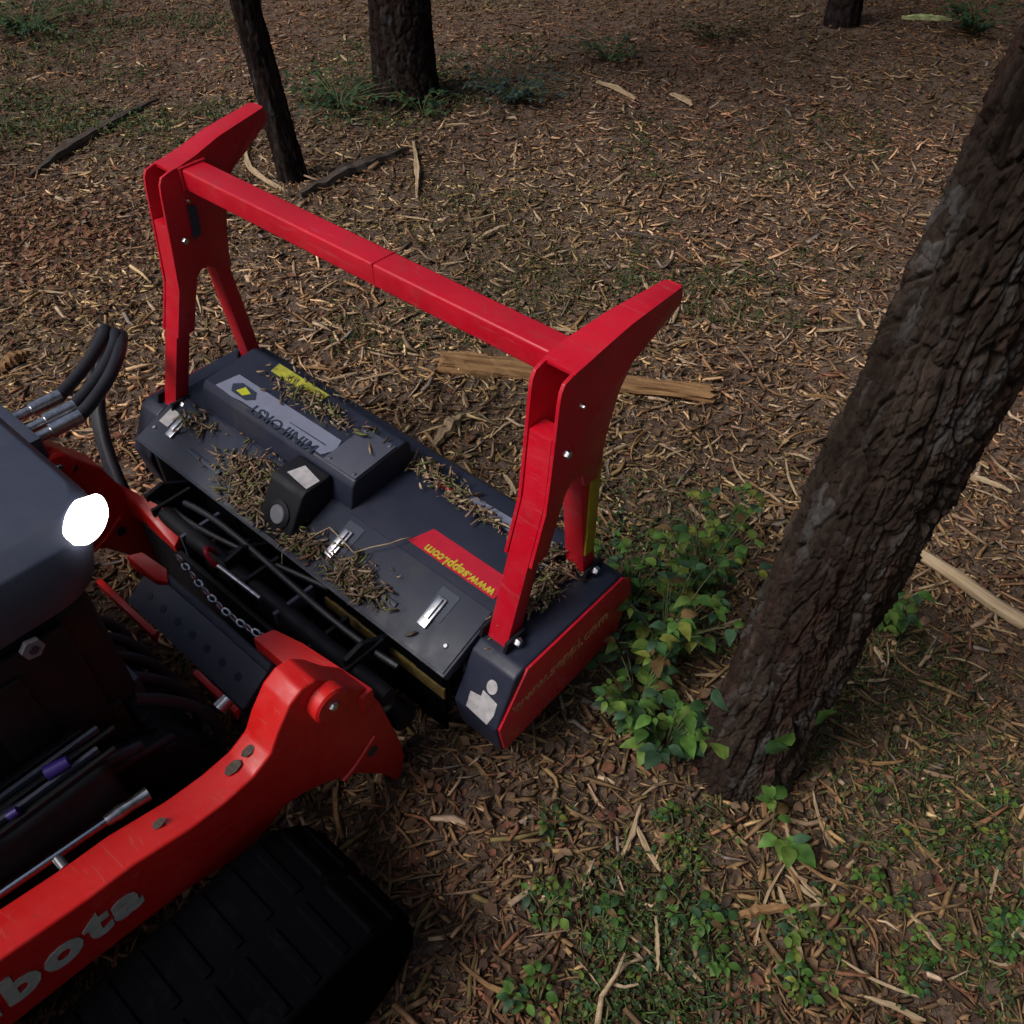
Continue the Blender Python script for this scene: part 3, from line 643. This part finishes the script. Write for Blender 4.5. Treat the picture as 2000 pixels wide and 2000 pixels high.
# unseen wood added to block sky light; front kept low for sky reflections
def blocking_wood():
    r = random.Random(5); cen = []; V = []; F = []
    for k in range(46):
        t = k/45; a = math.radians(-38+188*t); R_ = r.uniform(8.6, 12) if a < 1.05 else r.uniform(4.6, 8)
        x, y = math.sin(a)*R_, math.cos(a)*R_+1.; H = r.uniform(6, 9) if a > .75 else r.uniform(2.2, 3.4)
        v, f = tube_vf([(x, y, -.1), (x+r.uniform(-.2, .2), y, H*.5), (x, y+r.uniform(-.2, .2), H)], [.16, .11, .04], 8); o = len(V); V += v; F += [tuple(i+o for i in q) for q in f]
        for q in range(16):
            z = r.uniform(.7, H); cen.append((x+r.uniform(-1.2, 1.2), y+r.uniform(-1.2, 1.2), z, .5))
    me = leaf_cloud('wood', cen, 60, .3, GREEN, 77, .7); n0 = len(me.vertices)
    o1 = link('added_wood', me, 'leaf'); o1['kind'] = 'stuff'; tag(o1, 'unseen green wood added round the clearing to block sky light', 'wood')
    o2 = link('added_trunks', np_mesh('trunks', np.array([tuple(p) for p in V]), np.array([q for q in F if len(q) == 4]), col=np.full((len(V), 3), .03), smooth=True), 'bark_dark'); o2['kind'] = 'stuff'; tag(o2, 'unseen dark trunks added with the light-blocking wood', 'trunks')
blocking_wood()

# ------------------------------------------------------------------ litter on the ground: chips, dry leaves, green cover
def sample_view(n, seed, near=.35, far=7.6, power=1.):
    r = np.random.default_rng(seed); out = []
    t = r.random(n)**power; y = near+(far-near)*t; x = (r.random(n)*2-1)*(.75+.72*y)
    return x, y, r
PAL = np.array([(.28, .195, .118), (.40, .30, .195), (.22, .148, .09), (.165, .115, .074), (.12, .083, .056), (.17, .09, .06), (.20, .165, .13), (.075, .05, .035), (.50, .40, .28), (.13, .115, .055)])
def strips(x, y, r, length, width, cols, lift=.0, z=None, tilt=.35):
    n = len(x); zb = gheight(x, y) if z is None else z
    az = r.random(n)*2*PI; el = r.normal(0, tilt, n)
    d = np.stack([np.cos(az)*np.cos(el), np.sin(az)*np.cos(el), np.sin(el)], 1)
    s = np.stack([-np.sin(az), np.cos(az), np.zeros(n)], 1); roll = r.normal(0, .6, n)
    u = np.cross(d, s); s2 = s*np.cos(roll)[:, None]+u*np.sin(roll)[:, None]; u2 = np.cross(d, s2)
    L = length[:, None]; W = width[:, None]; bendy = (r.normal(0, .07, n)*np.where(r.random(n) < .15, 2.6, 1))[:, None]*L; bendu = (np.abs(r.normal(0, .06, n)))[:, None]*L
    P0 = np.stack([x, y, zb+lift+np.abs(np.sin(el))*length*.45+r.random(n)*.008], 1)
    rings = []
    wa, wb = r.uniform(.3, 1.05, (n, 1)), r.uniform(.15, 1., (n, 1))
    for k, (t, wd) in enumerate(((-.5, wa), (0, 1.), (.5, wb))):
        c = P0+d*L*t+s2*bendy*(t*t*4)+u2*bendu*(t*t*4)
        th = np.minimum(W*.45, .004)
        rings += [c+s2*W*wd*.5, c-s2*W*wd*.5, c+u2*th*wd]
    V = np.stack(rings, 1).reshape(-1, 3); o = (np.arange(n)*9)[:, None]
    q = []
    for k in (0, 3):
        for a, b_ in ((0, 2), (2, 1), (1, 0)): q.append(np.concatenate([o+k+a, o+k+b_, o+k+3+b_, o+k+3+a], 1))
    return V, np.concatenate(q), np.concatenate([o+0, o+1, o+2], 1), np.concatenate([o+6, o+8, o+7], 1), np.repeat(cols, 9, 0)
def strip_obj(name, *a, **k):
    V, q, t1, t2, c = strips(*a, **k)
    return np_mesh(name, V, q, np.concatenate([t1, t2]), col=c)
# fine litter, far denser in the middle where the machine has worked
N = 165000
x, y, r = sample_view(N, 1)
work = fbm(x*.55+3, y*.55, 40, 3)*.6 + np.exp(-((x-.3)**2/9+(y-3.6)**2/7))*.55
pw = np.clip((work-.24)*1.9, .12, .98)*np.clip(1.9-.22*y-.12*np.maximum(x, 0)*(y > 4.2), .15, 1)*np.clip(.25+(y-.9)*.5, .25, 1)  # pale chips thinned close by: shade put into the litter colour
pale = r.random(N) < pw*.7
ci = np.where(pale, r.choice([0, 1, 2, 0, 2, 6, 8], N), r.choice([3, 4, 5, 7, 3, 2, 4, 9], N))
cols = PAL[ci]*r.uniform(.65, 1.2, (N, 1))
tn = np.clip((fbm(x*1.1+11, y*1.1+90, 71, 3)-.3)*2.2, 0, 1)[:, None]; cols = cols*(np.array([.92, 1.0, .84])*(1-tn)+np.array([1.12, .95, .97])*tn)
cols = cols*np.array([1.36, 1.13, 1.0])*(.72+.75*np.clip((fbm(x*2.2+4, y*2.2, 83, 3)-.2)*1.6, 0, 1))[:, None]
ln = np.clip(r.lognormal(-4.0, .68, N), .005, .12); wd = ln*r.uniform(.08, .55, N)*np.where(ln > .03, .6, 1.); wd = np.clip(wd, .002, .016)
n2 = 9000; x2, y2, r2 = sample_view(n2, 21)
w2 = fbm(x2*.55+3, y2*.55, 40, 3)*.6 + np.exp(-((x2-.3)**2/9+(y2-3.6)**2/7))*.55
k2 = r2.random(n2) < np.clip((w2-.3)*1.6, .06, .9); x2, y2 = x2[k2], y2[k2]; n2 = len(x2)
x = np.concatenate([x, x2]); y = np.concatenate([y, y2]); l2 = r2.uniform(.03, .10, n2); ln = np.concatenate([ln, l2]); wd = np.concatenate([wd, l2*r2.uniform(.07, .28, n2)])
cols = np.concatenate([cols, PAL[r2.choice([0, 1, 2, 1, 6, 3], n2)]*r2.uniform(.8, 1.25, (n2, 1))*np.array([1.1, 1.04, 1.06])])
r = np.random.default_rng(22)
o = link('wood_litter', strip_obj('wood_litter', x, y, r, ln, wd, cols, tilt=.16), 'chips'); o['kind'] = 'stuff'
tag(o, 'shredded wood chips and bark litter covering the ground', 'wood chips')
# dry leaves
def leaves_np(x, y, z, r, L, cols, tilt=.5, curl=.25):
    n = len(x); az = r.random(n)*2*PI; el = r.normal(0, tilt, n)
    d = np.stack([np.cos(az)*np.cos(el), np.sin(az)*np.cos(el), np.sin(el)], 1); s = np.stack([-np.sin(az), np.cos(az), r.normal(0, .35, n)], 1)
    s /= np.linalg.norm(s, axis=1)[:, None]; u = np.cross(d, s); P = np.stack([x, y, z], 1); L = L[:, None]
    cu = (r.normal(curl, .2, n))[:, None]*L; W = L*r.uniform(.26, .42, n)[:, None]
    pts = [P, P+d*L*.35+s*W+u*cu*.6, P+d*L*.7+s*W*.75+u*cu*.7, P+d*L+u*cu*.5, P+d*L*.7-s*W*.75+u*cu*.7, P+d*L*.35-s*W+u*cu*.6, P+d*L*.4, P+d*L*.72+u*cu*.1]
    V = np.stack(pts, 1).reshape(-1, 3); o = (np.arange(n)*8)[:, None]
    T = np.concatenate([np.concatenate([o+a for a in t], 1) for t in ((0, 6, 1), (0, 5, 6), (2, 7, 3), (7, 4, 3))])
    Q = np.concatenate([np.concatenate([o+a for a in t], 1) for t in ((1, 6, 7, 2), (6, 5, 4, 7))])
    return V, Q, T, np.repeat(cols, 8, 0)
N = 19000
x, y, r = sample_view(N, 2)
_px = ground_at(90, 480); x[-2600:] = _px.x+r.normal(0, .45, 2600); y[-2600:] = _px.y+r.normal(0, .4, 2600)
DRY = np.array([(.14, .08, .048), (.21, .125, .07), (.10, .06, .04), (.18, .075, .045), (.26, .17, .10), (.085, .055, .04)])
dcol = DRY[r.integers(0, 6, N)]*r.uniform(.6, 1.2, (N, 1))
pr_ = ground_at(90, 480); red = (np.exp(-((x-pr_.x)**2+(y-pr_.y)**2)/.25) > r.random(N)); dcol[red] = np.array([(.22, .105, .055), (.28, .15, .08), (.18, .075, .05)])[r.integers(0, 3, red.sum())]
V, Q, T, c = leaves_np(x, y, gheight(x, y)+.006+r.random(N)*.012, r, r.uniform(.010, .036, N), dcol, .3)
o = link('dry_leaves', np_mesh('dry_leaves', V, Q, T, c), 'dryleaf'); o['kind'] = 'stuff'
tag(o, 'brown dry leaves strewn through the litter', 'leaves')
# low green cover, in patches
def patch(seed, areas):                          # green patches: corner points on the ground, count, leaf size, share left by the clumping
    r = np.random.default_rng(seed); xs, ys, ls = [], [], []
    for (x0, y0, x1, y1, n, l0, l1, thr) in areas:
        a, b_, c_, d_ = (ground_at(*p) for p in ((x0, y1), (x1, y1), (x1, y0), (x0, y0)))
        s_, t_ = r.random(n), r.random(n)**1.15
        x = (a.x*(1-s_)+b_.x*s_)*(1-t_)+(d_.x*(1-s_)+c_.x*s_)*t_; y = a.y*(1-t_)+d_.y*t_
        edge = np.minimum(np.minimum(s_, 1-s_), np.minimum(t_+.1, 1-t_))
        k = fbm(x*3.1+17, y*3.1+40, 60, 4)*np.clip(edge*5+.35, 0, 1) > thr*r.uniform(.72, 1.3, n)
        xs.append(x[k]); ys.append(y[k]); ls.append(r.uniform(l0, l1, k.sum()))
    return np.concatenate(xs), np.concatenate(ys), np.concatenate(ls), r
AREAS = [(950, 1540, 2100, 2060, 9500, .006, .017, .57), (1500, 1300, 2000, 1560, 900, .006, .014, .55), (-60, -40, 520, 270, 8000, .012, .030, .54), (560, 60, 1120, 260, 6000, .012, .028, .54), (1150, 250, 1800, 560, 5000, .008, .020, .58), (1100, 900, 1450, 1300, 3500, .007, .018, .52), (550, 380, 1300, 640, 2000, .006, .014, .57)]
x, y, gl, r = patch(3, AREAS); n = len(x)
GC = np.array([(.065, .125, .032), (.085, .15, .036), (.045, .09, .036), (.13, .15, .05), (.075, .11, .06)])
V, Q, T, c = leaves_np(x, y, gheight(x, y)+.010+r.random(n)*.022, r, gl, GC[r.integers(0, 5, n)]*r.uniform(.5, 1.15, (n, 1)), .5, .1)
o = link('green_ground_cover', np_mesh('green_ground_cover', V, Q, T, c), 'leaf'); o['kind'] = 'stuff'
tag(o, 'low green ground cover growing through the litter', 'ground cover')
x, y, gl, r = patch(31, [(950, 1520, 2100, 2060, 3800, .02, .06, .54), (1500, 1200, 2050, 1560, 1200, .02, .05, .54), (-60, -40, 520, 320, 3000, .03, .08, .47), (1150, 200, 1800, 640, 3500, .025, .07, .5), (550, 300, 1350, 700, 4000, .02, .05, .53)]); n = len(x)
gcol = np.array([(.09, .14, .04), (.12, .16, .05), (.19, .18, .08), (.07, .11, .035)])[r.integers(0, 4, n)]*r.uniform(.7, 1.2, (n, 1))
o = link('grass', strip_obj('grass', x, y, r, gl, gl*.06+.0016, gcol, lift=.006, tilt=.7), 'leaf'); o['kind'] = 'stuff'
tag(o, 'thin grass blades coming up through the litter', 'grass')
# debris lying on the mulcher's lid (machine frame)
def debris(label, spots, seed):
    r = np.random.default_rng(seed); xs = []; ys = []; zs_ = []
    for u, v, z, su, sv, n, dz in spots:
        n = int(n*2.0)
        uu = r.normal(u, su, n); vv = r.normal(v, sv, n); zz = z+dz*(vv-v)+np.abs(r.normal(0, .012, n))*np.exp(-((uu-u)/su)**2*.5)
        if dz > .3: vv = np.clip(vv, -.136+.02*r.random(n), .02); zz = z+dz*(vv-v)+np.abs(r.normal(0, .008, n))*np.exp(-((uu-u)/su)**2*.5)+.004
        xs.append(uu); ys.append(vv); zs_.append(zz)
    uu = np.concatenate(xs); vv = np.concatenate(ys); zz = np.concatenate(zs_)
    wx = ORG.x+uu*CA+vv*SA; wy = ORG.y-uu*SA+vv*CA; n = len(uu)
    cols = PAL[r.choice([0, 1, 2, 3, 4, 5, 2, 3], n)]*r.uniform(.6, 1.15, (n, 1)); cols[r.random(n) < .25] = (.11, .115, .04)
    ln = np.clip(r.lognormal(-4.5, .75, n), .004, .055)
    o = link('chip_pile', strip_obj('chip_pile', wx, wy, r, ln, np.clip(ln*r.uniform(.12, .6, n), .0018, .008), cols*1.15, z=zz+GZ, tilt=.25), 'chips')
    o['kind'] = 'stuff'; tag(o, label, 'wood chips')
debris('heap of wood chips lying on the sloping lid beside the round cap', [(.43, -.055, -.001, .07, .03, 420, .385), (.47, -.11, -.022, .04, .02, 160, .385)], 11)
debris('chips caught along the front edge of the black cover', [(.42, .155, .117, .09, .016, 150, .1), (.25, .245, .037, .1, .02, 60, 0), (.78, .225, .038, .06, .012, 170, 0), (.95, .2, .038, .08, .01, 90, 0)], 12)
debris('chips and moss bits on the sloping lid right of the motor box', [(.84, -.10, -.019, .05, .022, 240, .385), (.66, -.11, -.024, .035, .02, 110, .385), (.14, -.03, .008, .03, .015, 50, .385)], 13)
debris('chips and dirt heaped between the feet of the right bracket', [(1.185, .15, .008, .018, .06, 320, 0), (1.15, .19, .04, .012, .03, 60, 0)], 14)

# ------------------------------------------------------------------ single splinters and sticks
def splinter_mesh(seed, L, W, Tt, bend, segs=7):
    r = random.Random(seed); V = []; F = []
    for k in range(segs+1):
        t = k/segs; w_ = W*(.35+.65*math.sin(min(1, t*1.6+.15)*PI/2))*(1-.55*max(0, t-.6)/.4)*r.uniform(.8, 1.2); h = Tt*(.5+.5*math.sin(t*PI))*r.uniform(.75, 1.2)
        cx = (t-.5)*L; cy = bend*math.sin(t*PI)*L+r.uniform(-1, 1)*W*.12; cz = r.uniform(0, .15)*Tt
        V += [(cx, cy-w_/2, cz), (cx+r.uniform(-.02, .02)*L, cy+w_/2, cz), (cx, cy+w_*.3, cz+h), (cx, cy-w_*.35, cz+h*r.uniform(.6, 1))]
    for k in range(segs):
        for i in range(4): j = (i+1) % 4; F.append((k*4+i, k*4+j, k*4+4+j, k*4+4+i))
    F += [(3, 2, 1, 0), tuple(segs*4+i for i in range(4))]
    return py_mesh('splinter', V, F)
protos = []
for k in range(14):
    me = splinter_mesh(50+k, random.uniform(.09, .2), random.uniform(.006, .018), random.uniform(.004, .009), random.uniform(-.16, .16))
    me.materials.append(M['pale_wood' if k % 3 else 'split_wood']); protos.append(me)
cnt = 0; rs = random.Random(33)
while cnt < 260:
    px, py = rs.uniform(0, 2000), rs.uniform(120, 1990)
    if py > 1500 and px < 1900 and rs.random() < .55: continue
    if py < 320 and rs.random() < .6: continue
    p = ground_at(px, py)
    ml = Vector((p.x-ORG.x, p.y-ORG.y)); u = ml.x*CA-ml.y*SA; v = ml.x*SA+ml.y*CA
    if -.3 < u < 1.5 and v < .36 and (v > -.3 or u < 1.5): continue
    o = link('wood_splinter', protos[rs.randrange(14)], None, None, (p.x, p.y, float(gheight(p.x, p.y))+.014))
    o.rotation_euler = (rs.uniform(-.3, .3), rs.uniform(-.14, .14), rs.uniform(0, 2*PI)); s = rs.uniform(.45, 1.)*(1 if py > 900 else 1.15); o.scale = (s, s, s)
    place = 'on the far ground along the top edge' if py < 330 else 'right of the pine trunk' if px > 1640 and py < 1500 else 'on the ground at lower right below the pine' if py >= 1450 else 'left of the push bar and hoses' if px < 320 else 'on the ground between push bar and pine'
    tone = 'brown' if o.data.materials[0].name == 'split_wood' else 'pale'
    tag(o, 'loose '+tone+' wood splinter '+place, 'splinter', tone+' splinters '+place); cnt += 1
def lay(name, label, cat, pa, pb, W, Tt, mat, seed, bend=0., rise=.012, tilt=0., segs=14):
    a, b_ = ground_at(*pa), ground_at(*pb); d = b_-a; me = splinter_mesh(seed, d.length, W, Tt, bend, segs); me.materials.append(M[mat])
    c = (a+b_)/2; o = link(name, me, None, None, (c.x, c.y, float(gheight(c.x, c.y))+rise)); o.rotation_euler = (tilt, 0, math.atan2(d.y, d.x))
    return tag(o, label, cat)
lay('broken_stick', 'pale grey stick among chips behind the push bar, right of centre', 'stick', (930, 470), (995, 440), .02, .014, 'pale_wood', 41, .04)
lay('broken_stick', 'thin long twig on the ground left of the pine at mid height', 'stick', (1180, 455), (1330, 480), .010, .008, 'old_wood', 42, .05)
lay('wood_chunk', 'short pale split chunk standing out beside the black lid', 'wood chunk', (850, 880), (905, 815), .04, .03, 'pale_wood', 5, .05, .012, segs=9)
lay('broken_stick', 'pale stick on the dark ground at the top centre', 'stick', (1165, 168), (1240, 202), .028, .02, 'pale_wood', 6, .05)
lay('broken_stick', 'short pale stick right of the other at the top centre', 'stick', (1308, 190), (1352, 213), .03, .02, 'pale_wood', 7, .03)
lay('broken_branch', 'light green broken branch at the upper right edge', 'branch', (1755, 58), (1852, 62), .035, .03, 'green_wood', 8, .0, .05)
lay('bent_branch', 'pale bent branch beside the foot of the thin sapling', 'branch', (498, 268), (562, 382), .026, .02, 'pale_wood', 9, -.14)
lay('dark_branch', 'long dark branch on the ground at the upper left', 'branch', (60, 345), (310, 195), .045, .035, 'old_wood', 10, .04)
lay('dark_branch', 'dark branch on the ground right of the thin sapling', 'branch', (590, 395), (800, 305), .05, .04, 'old_wood', 11, .03)
lay('broken_stick', 'upright looking pale splinter behind the middle of the push bar', 'stick', (808, 288), (815, 395), .03, .02, 'pale_wood', 12, .02)
lay('bark_strip', 'orange brown bark strip among the weeds at lower right', 'bark', (1425, 1808), (1535, 1786), .022, .012, 'split_wood', 13, .05, .02)
lay('dry_stalk', 'straw coloured dry stalk among the weeds at the bottom', 'stalk', (1276, 1806), (1280, 1912), .009, .007, 'pale_wood', 14, .02, .035)
lay('dry_stalk', 'thin dry stalk on the ground below the pine trunk', 'stalk', (1524, 1625), (1532, 1705), .008, .006, 'pale_wood', 15, .02, .03)
lay('thin_stick', 'thin grey stick on the ground right of the trunk at mid height', 'stick', (1850, 926), (1975, 962), .016, .012, 'pale_wood', 16, .08)
lay('broken_stick', 'brown chunk of wood at the left edge above the hoses', 'stick', (8, 735), (60, 700), .045, .03, 'split_wood', 17, .03)
lay('thin_stick', 'thin grey stick leaning up behind the lid left of the bracket', 'stick', (985, 975), (1008, 1012), .012, .01, 'pale_wood', 18, .02, .10)
def log(name, label, cat, pa, pb, r0, r1, mat, seed, flat=.7, rise=.0, ragged=.08, n=26, m=14, rough=.22):
    a, b_ = ground_at(*pa), ground_at(*pb); d = b_-a; L = d.length; r = random.Random(seed); V = []; F = []
    for k in range(n+1):
        t = k/n
        for i in range(m):
            q = 2*PI*i/m; e = Vector((t*L*3, math.cos(q)*1.6+seed, math.sin(q)*1.6)); rr = (r0+(r1-r0)*t)*(1+rough*mnoise.noise(e*2)+.5*rough*mnoise.noise(e*7+Vector((0, 9, 0))))
            dx = ragged*L*(mnoise.noise(Vector((math.cos(q)*2.3, math.sin(q)*2.3, seed+t)))+.0) if k in (0, n) else 0
            V.append((t*L-L/2+dx, rr*math.cos(q)+.03*L*mnoise.noise(Vector((t*2.5, seed, 0))), flat*rr*math.sin(q)+r0*flat*.55))
    for k in range(n):
        for i in range(m): j = (i+1) % m; F.append((k*m+i, k*m+j, (k+1)*m+j, (k+1)*m+i))
    F += [tuple(range(m))[::-1], tuple(range(n*m, n*m+m))]
    c = (a+b_)/2; o = link(name, py_mesh(name, V, F, False), mat, None, (c.x, c.y, float(gheight(c.x, c.y))+rise)); o.rotation_euler = (0, 0, math.atan2(d.y, d.x))
    return tag(o, label, cat)
log('split_log', 'half rotten split log lying behind the right push bar bracket', 'log', (866, 716), (1385, 778), .052, .032, 'split_wood', 3, .75, .0, .07, 34, 16, .35)
log('wooden_pole', 'pale stripped pole lying on the ground right of the pine trunk', 'pole', (1765, 1078), (2090, 1292), .019, .024, 'pale_wood', 4, .85, .012, .02, 26, 12, .16)
tw = empty('forked_twig', ground_at(1165, 2000)); tag(tw, 'pale forked twig at the bottom edge among the weeds', 'twig')
B = ground_at(1165, 2000)
for nm, pp in (('stem', [(1165, 2010), (1172, 1960), (1200, 1920), (1215, 1885)]), ('fork', [(1200, 1918), (1220, 1896), (1245, 1892)]), ('fork', [(1190, 1930), (1215, 1942), (1242, 1940)])):
    q = [ground_at(*p)-B+Vector((0, 0, .03+.012*i)) for i, p in enumerate(pp)]
    v, f = tube_vf(q, [.0065*(1-.18*i) if nm == 'stem' else .004-.0007*i for i in range(len(q))], 7); link(nm, py_mesh(nm, v, f, True), 'pale_wood', tw)

# ------------------------------------------------------------------ plants
def leaf_blade(P, d, up, L, W, curl):
    d = d.normalized(); s = d.cross(up).normalized(); n = s.cross(d)
    prof = ((0, .05, 0), (.18, .75, .02), (.42, 1., .05), (.68, .72, .03), (.86, .34, -.03), (1., .0, -.1))
    V = []; F = []
    for t, w_, h in prof:
        c = P+d*(t*L)+n*(h*L-curl*t*t*L)
        V += [c-s*W*w_+n*W*.28*w_, c, c+s*W*w_+n*W*.28*w_]
    for k in range(len(prof)-1):
        o = k*3
        F += [(o, o+1, o+4, o+3), (o+1, o+2, o+5, o+4)]
    return V, F
def plant(name, label, cat, base, h, spread, nst, leafL, cols, seed, group=None, tri=True, lean=(0, 0)):
    r = random.Random(seed); root = empty(name, base); tag(root, label, cat, group)
    SV, SF, LV, LF, LC = [], [], [], [], []
    for k in range(nst):
        a = r.uniform(0, 2*PI); R = spread*r.uniform(.3, 1); hh = h*r.uniform(.5, 1)
        tip = Vector((math.cos(a)*R+lean[0]*hh, math.sin(a)*R+lean[1]*hh, hh)); mid = Vector((tip.x*.35, tip.y*.35, hh*.7))
        pts = bez((0, 0, -.01), mid*.5, mid, tip, 6); v, f = tube_vf(pts, [.003*(1-.1*i) for i in range(7)], 5)
        o = len(SV); SV += v; SF += [tuple(i+o for i in q) for q in f]
        for t in (2, 4, 6) if hh > .12 else (6, 4):
            p = pts[t]; base_a = a+r.uniform(-1.2, 1.2)
            for da in ((-1., 0, 1.) if tri else (-.9, .9)):
                dd = Vector((math.cos(base_a+da), math.sin(base_a+da), r.uniform(-.15, .35)))
                L = leafL*r.choice((.5, .75, .95, 1.1, 1.35)); v, f = leaf_blade(p+dd*.008, dd, Vector((0, 0, 1)), L, L*r.uniform(.27, .38), r.uniform(.05, .35))
                o = len(LV); LV += v; LF += [tuple(i+o for i in q) for q in f]
                c = cols[r.randrange(len(cols))] if r.random() > .06 else (.16, .10, .04); s = r.uniform(.55, 1.25); LC += [[x*s for x in c]]*len(v)
    link('stems', py_mesh('stems', SV, SF, True), 'stem', root)
    me = np_mesh('leaves', np.array(LV), np.array(LF), col=np.array(LC), smooth=True); link('leaves', me, 'leaf', root)
    return root
M['stem'] = plain('plant_stem', (.09, .10, .035), .7)
PG = [(.075, .165, .035), (.095, .20, .038), (.045, .105, .036), (.13, .21, .042), (.06, .125, .065)]
YG = PG+[(.20, .22, .04), (.15, .20, .04)]
def gp(px, py):
    p = ground_at(px, py); p.z = float(gheight(p.x, p.y)); return p
for k, (px, py, h, sp_, ns, L, lab) in enumerate((
    (1285, 1300, .30, .15, 22, .034, 'leafy green sapling between the red end plate and the pine'),
    (1355, 1180, .30, .14, 20, .030, 'yellow green leafy shoots beside the pine behind the end plate'),
    (1240, 1400, .20, .12, 15, .036, 'dark green leafy plant under the red end plate'),
    (1295, 1480, .16, .10, 13, .040, 'broad leaved green plant at the left foot of the pine'),
    (1235, 1190, .20, .14, 13, .028, 'small leafy plant just behind the front corner of the end plate'),
    (1400, 1075, .22, .10, 11, .027, 'sparse yellowish shoots at the left side of the pine trunk'),
    (1705, 1215, .14, .08, 8, .036, 'small green plant at the right side of the pine trunk'),
    (1500, 1640, .08, .05, 2, .045, 'grey green broad leaf plant just below the pine foot'),
    )): plant('leafy_plant', lab, 'plant', gp(px, py), h, sp_, ns, L, YG if k in (0, 1, 4, 5) else PG, 100+k)
for k, (px, py, lab) in enumerate(((1175, 1815, 'three leaved weed left of the dry stalk at the bottom'), (1340, 1790, 'bushy green weed right of the dry stalk at the bottom'), (1385, 1850, 'dark green weed in the bottom weeds, below the bark strip'), (1060, 1790, 'small weed at the left end of the bottom weed patch'), (1050, 1965, 'weed at the bottom edge left of the forked twig'), (1965, 1840, 'grey green weed at the lower right edge'))):
    plant('weed', lab, 'weed', gp(px, py), .06, .05, 6, .021, PG, 200+k)
rs = random.Random(91)
for k in range(30):
    px, py = rs.uniform(1000, 1990), rs.uniform(1560, 1990)
    plant('weed_seedling', 'tiny green weed seedling in the litter at lower right', 'weed', gp(px, py), rs.uniform(.03, .06), rs.uniform(.025, .045), rs.randint(2, 4), rs.uniform(.010, .019), YG, 300+k, 'weed seedlings at lower right')
DK = [(.035, .08, .034), (.05, .10, .034), (.03, .065, .04), (.07, .11, .04)]
BL = [(.05, .085, .078), (.06, .10, .085), (.05, .08, .065)]
for k, (px, py, h, sp_, ns, L, cols, lab) in enumerate((
    (665, 215, .14, .40, 60, .034, DK, 'low dark green shrub between the two trunks at the top'),
    (825, 225, .12, .18, 16, .035, DK, 'small dark shrub at the foot of the thick trunk'),
    (1010, 195, .16, .36, 55, .030, BL, 'bluish green shrub right of the thick trunk at the top'),
    (60, 60, .18, .6, 70, .038, DK, 'green bush at the upper left corner'),
    (1190, 120, .13, .30, 24, .035, DK, 'dark undergrowth bush at the top centre'),
    (1900, 70, .25, .35, 30, .045, DK, 'dark bush behind the pine at the upper right corner'),
    (1400, 70, .12, .34, 26, .035, [(.07, .035, .018), (.05, .03, .018), (.035, .04, .018)], 'reddish brown undergrowth at the top right of centre'),
    )): plant('shrub', lab, 'shrub', gp(px, py), h, sp_, ns, L, cols, 400+k)
# ivy leaves climbing the pine's foot
iv = empty('ivy', b0); tag(iv, 'few green ivy leaves on the lower pine bark', 'ivy')
for k, (a, z) in enumerate(((-1.25, .42), (-1.5, .36), (-1.75, .33), (-2.2, .26), (-2.6, .40))):
    R = .135+.03*math.exp(-z/.16); p = Vector((R*math.cos(a), R*math.sin(a), z)); out = Vector((math.cos(a), math.sin(a), 0))
    v, f = leaf_blade(p+out*.012, Vector((-out.y*.6*(-1)**k, out.x*.6*(-1)**k, -.7)), out, .06, .024, .1)
    me = np_mesh('ivy_leaf', np.array(v), np.array(f), col=np.array([PG[k % 5]]*len(v)), smooth=True); link('ivy_leaf', me, 'leaf', iv)

# a dry grass stalk caught on the lid
q = [MW(*p) for p in ((.63, -.16, -.12), (.64, -.145, -.02), (.675, -.09, .0), (.70, -.045, .022), (.80, -.06, .02), (.86, .0, .045), (.88, .05, .04))]
v, f = tube_vf([p for a, b_ in zip(q, q[1:]) for p in (a, a.lerp(b_, .5)+Vector((0, 0, .003)))]+[q[-1]], .0016, 5)
tag(link('grass_stalk', py_mesh('grass_stalk', v, f, True), 'pale_wood'), 'thin dry grass stalk caught on the black lid', 'stalk')
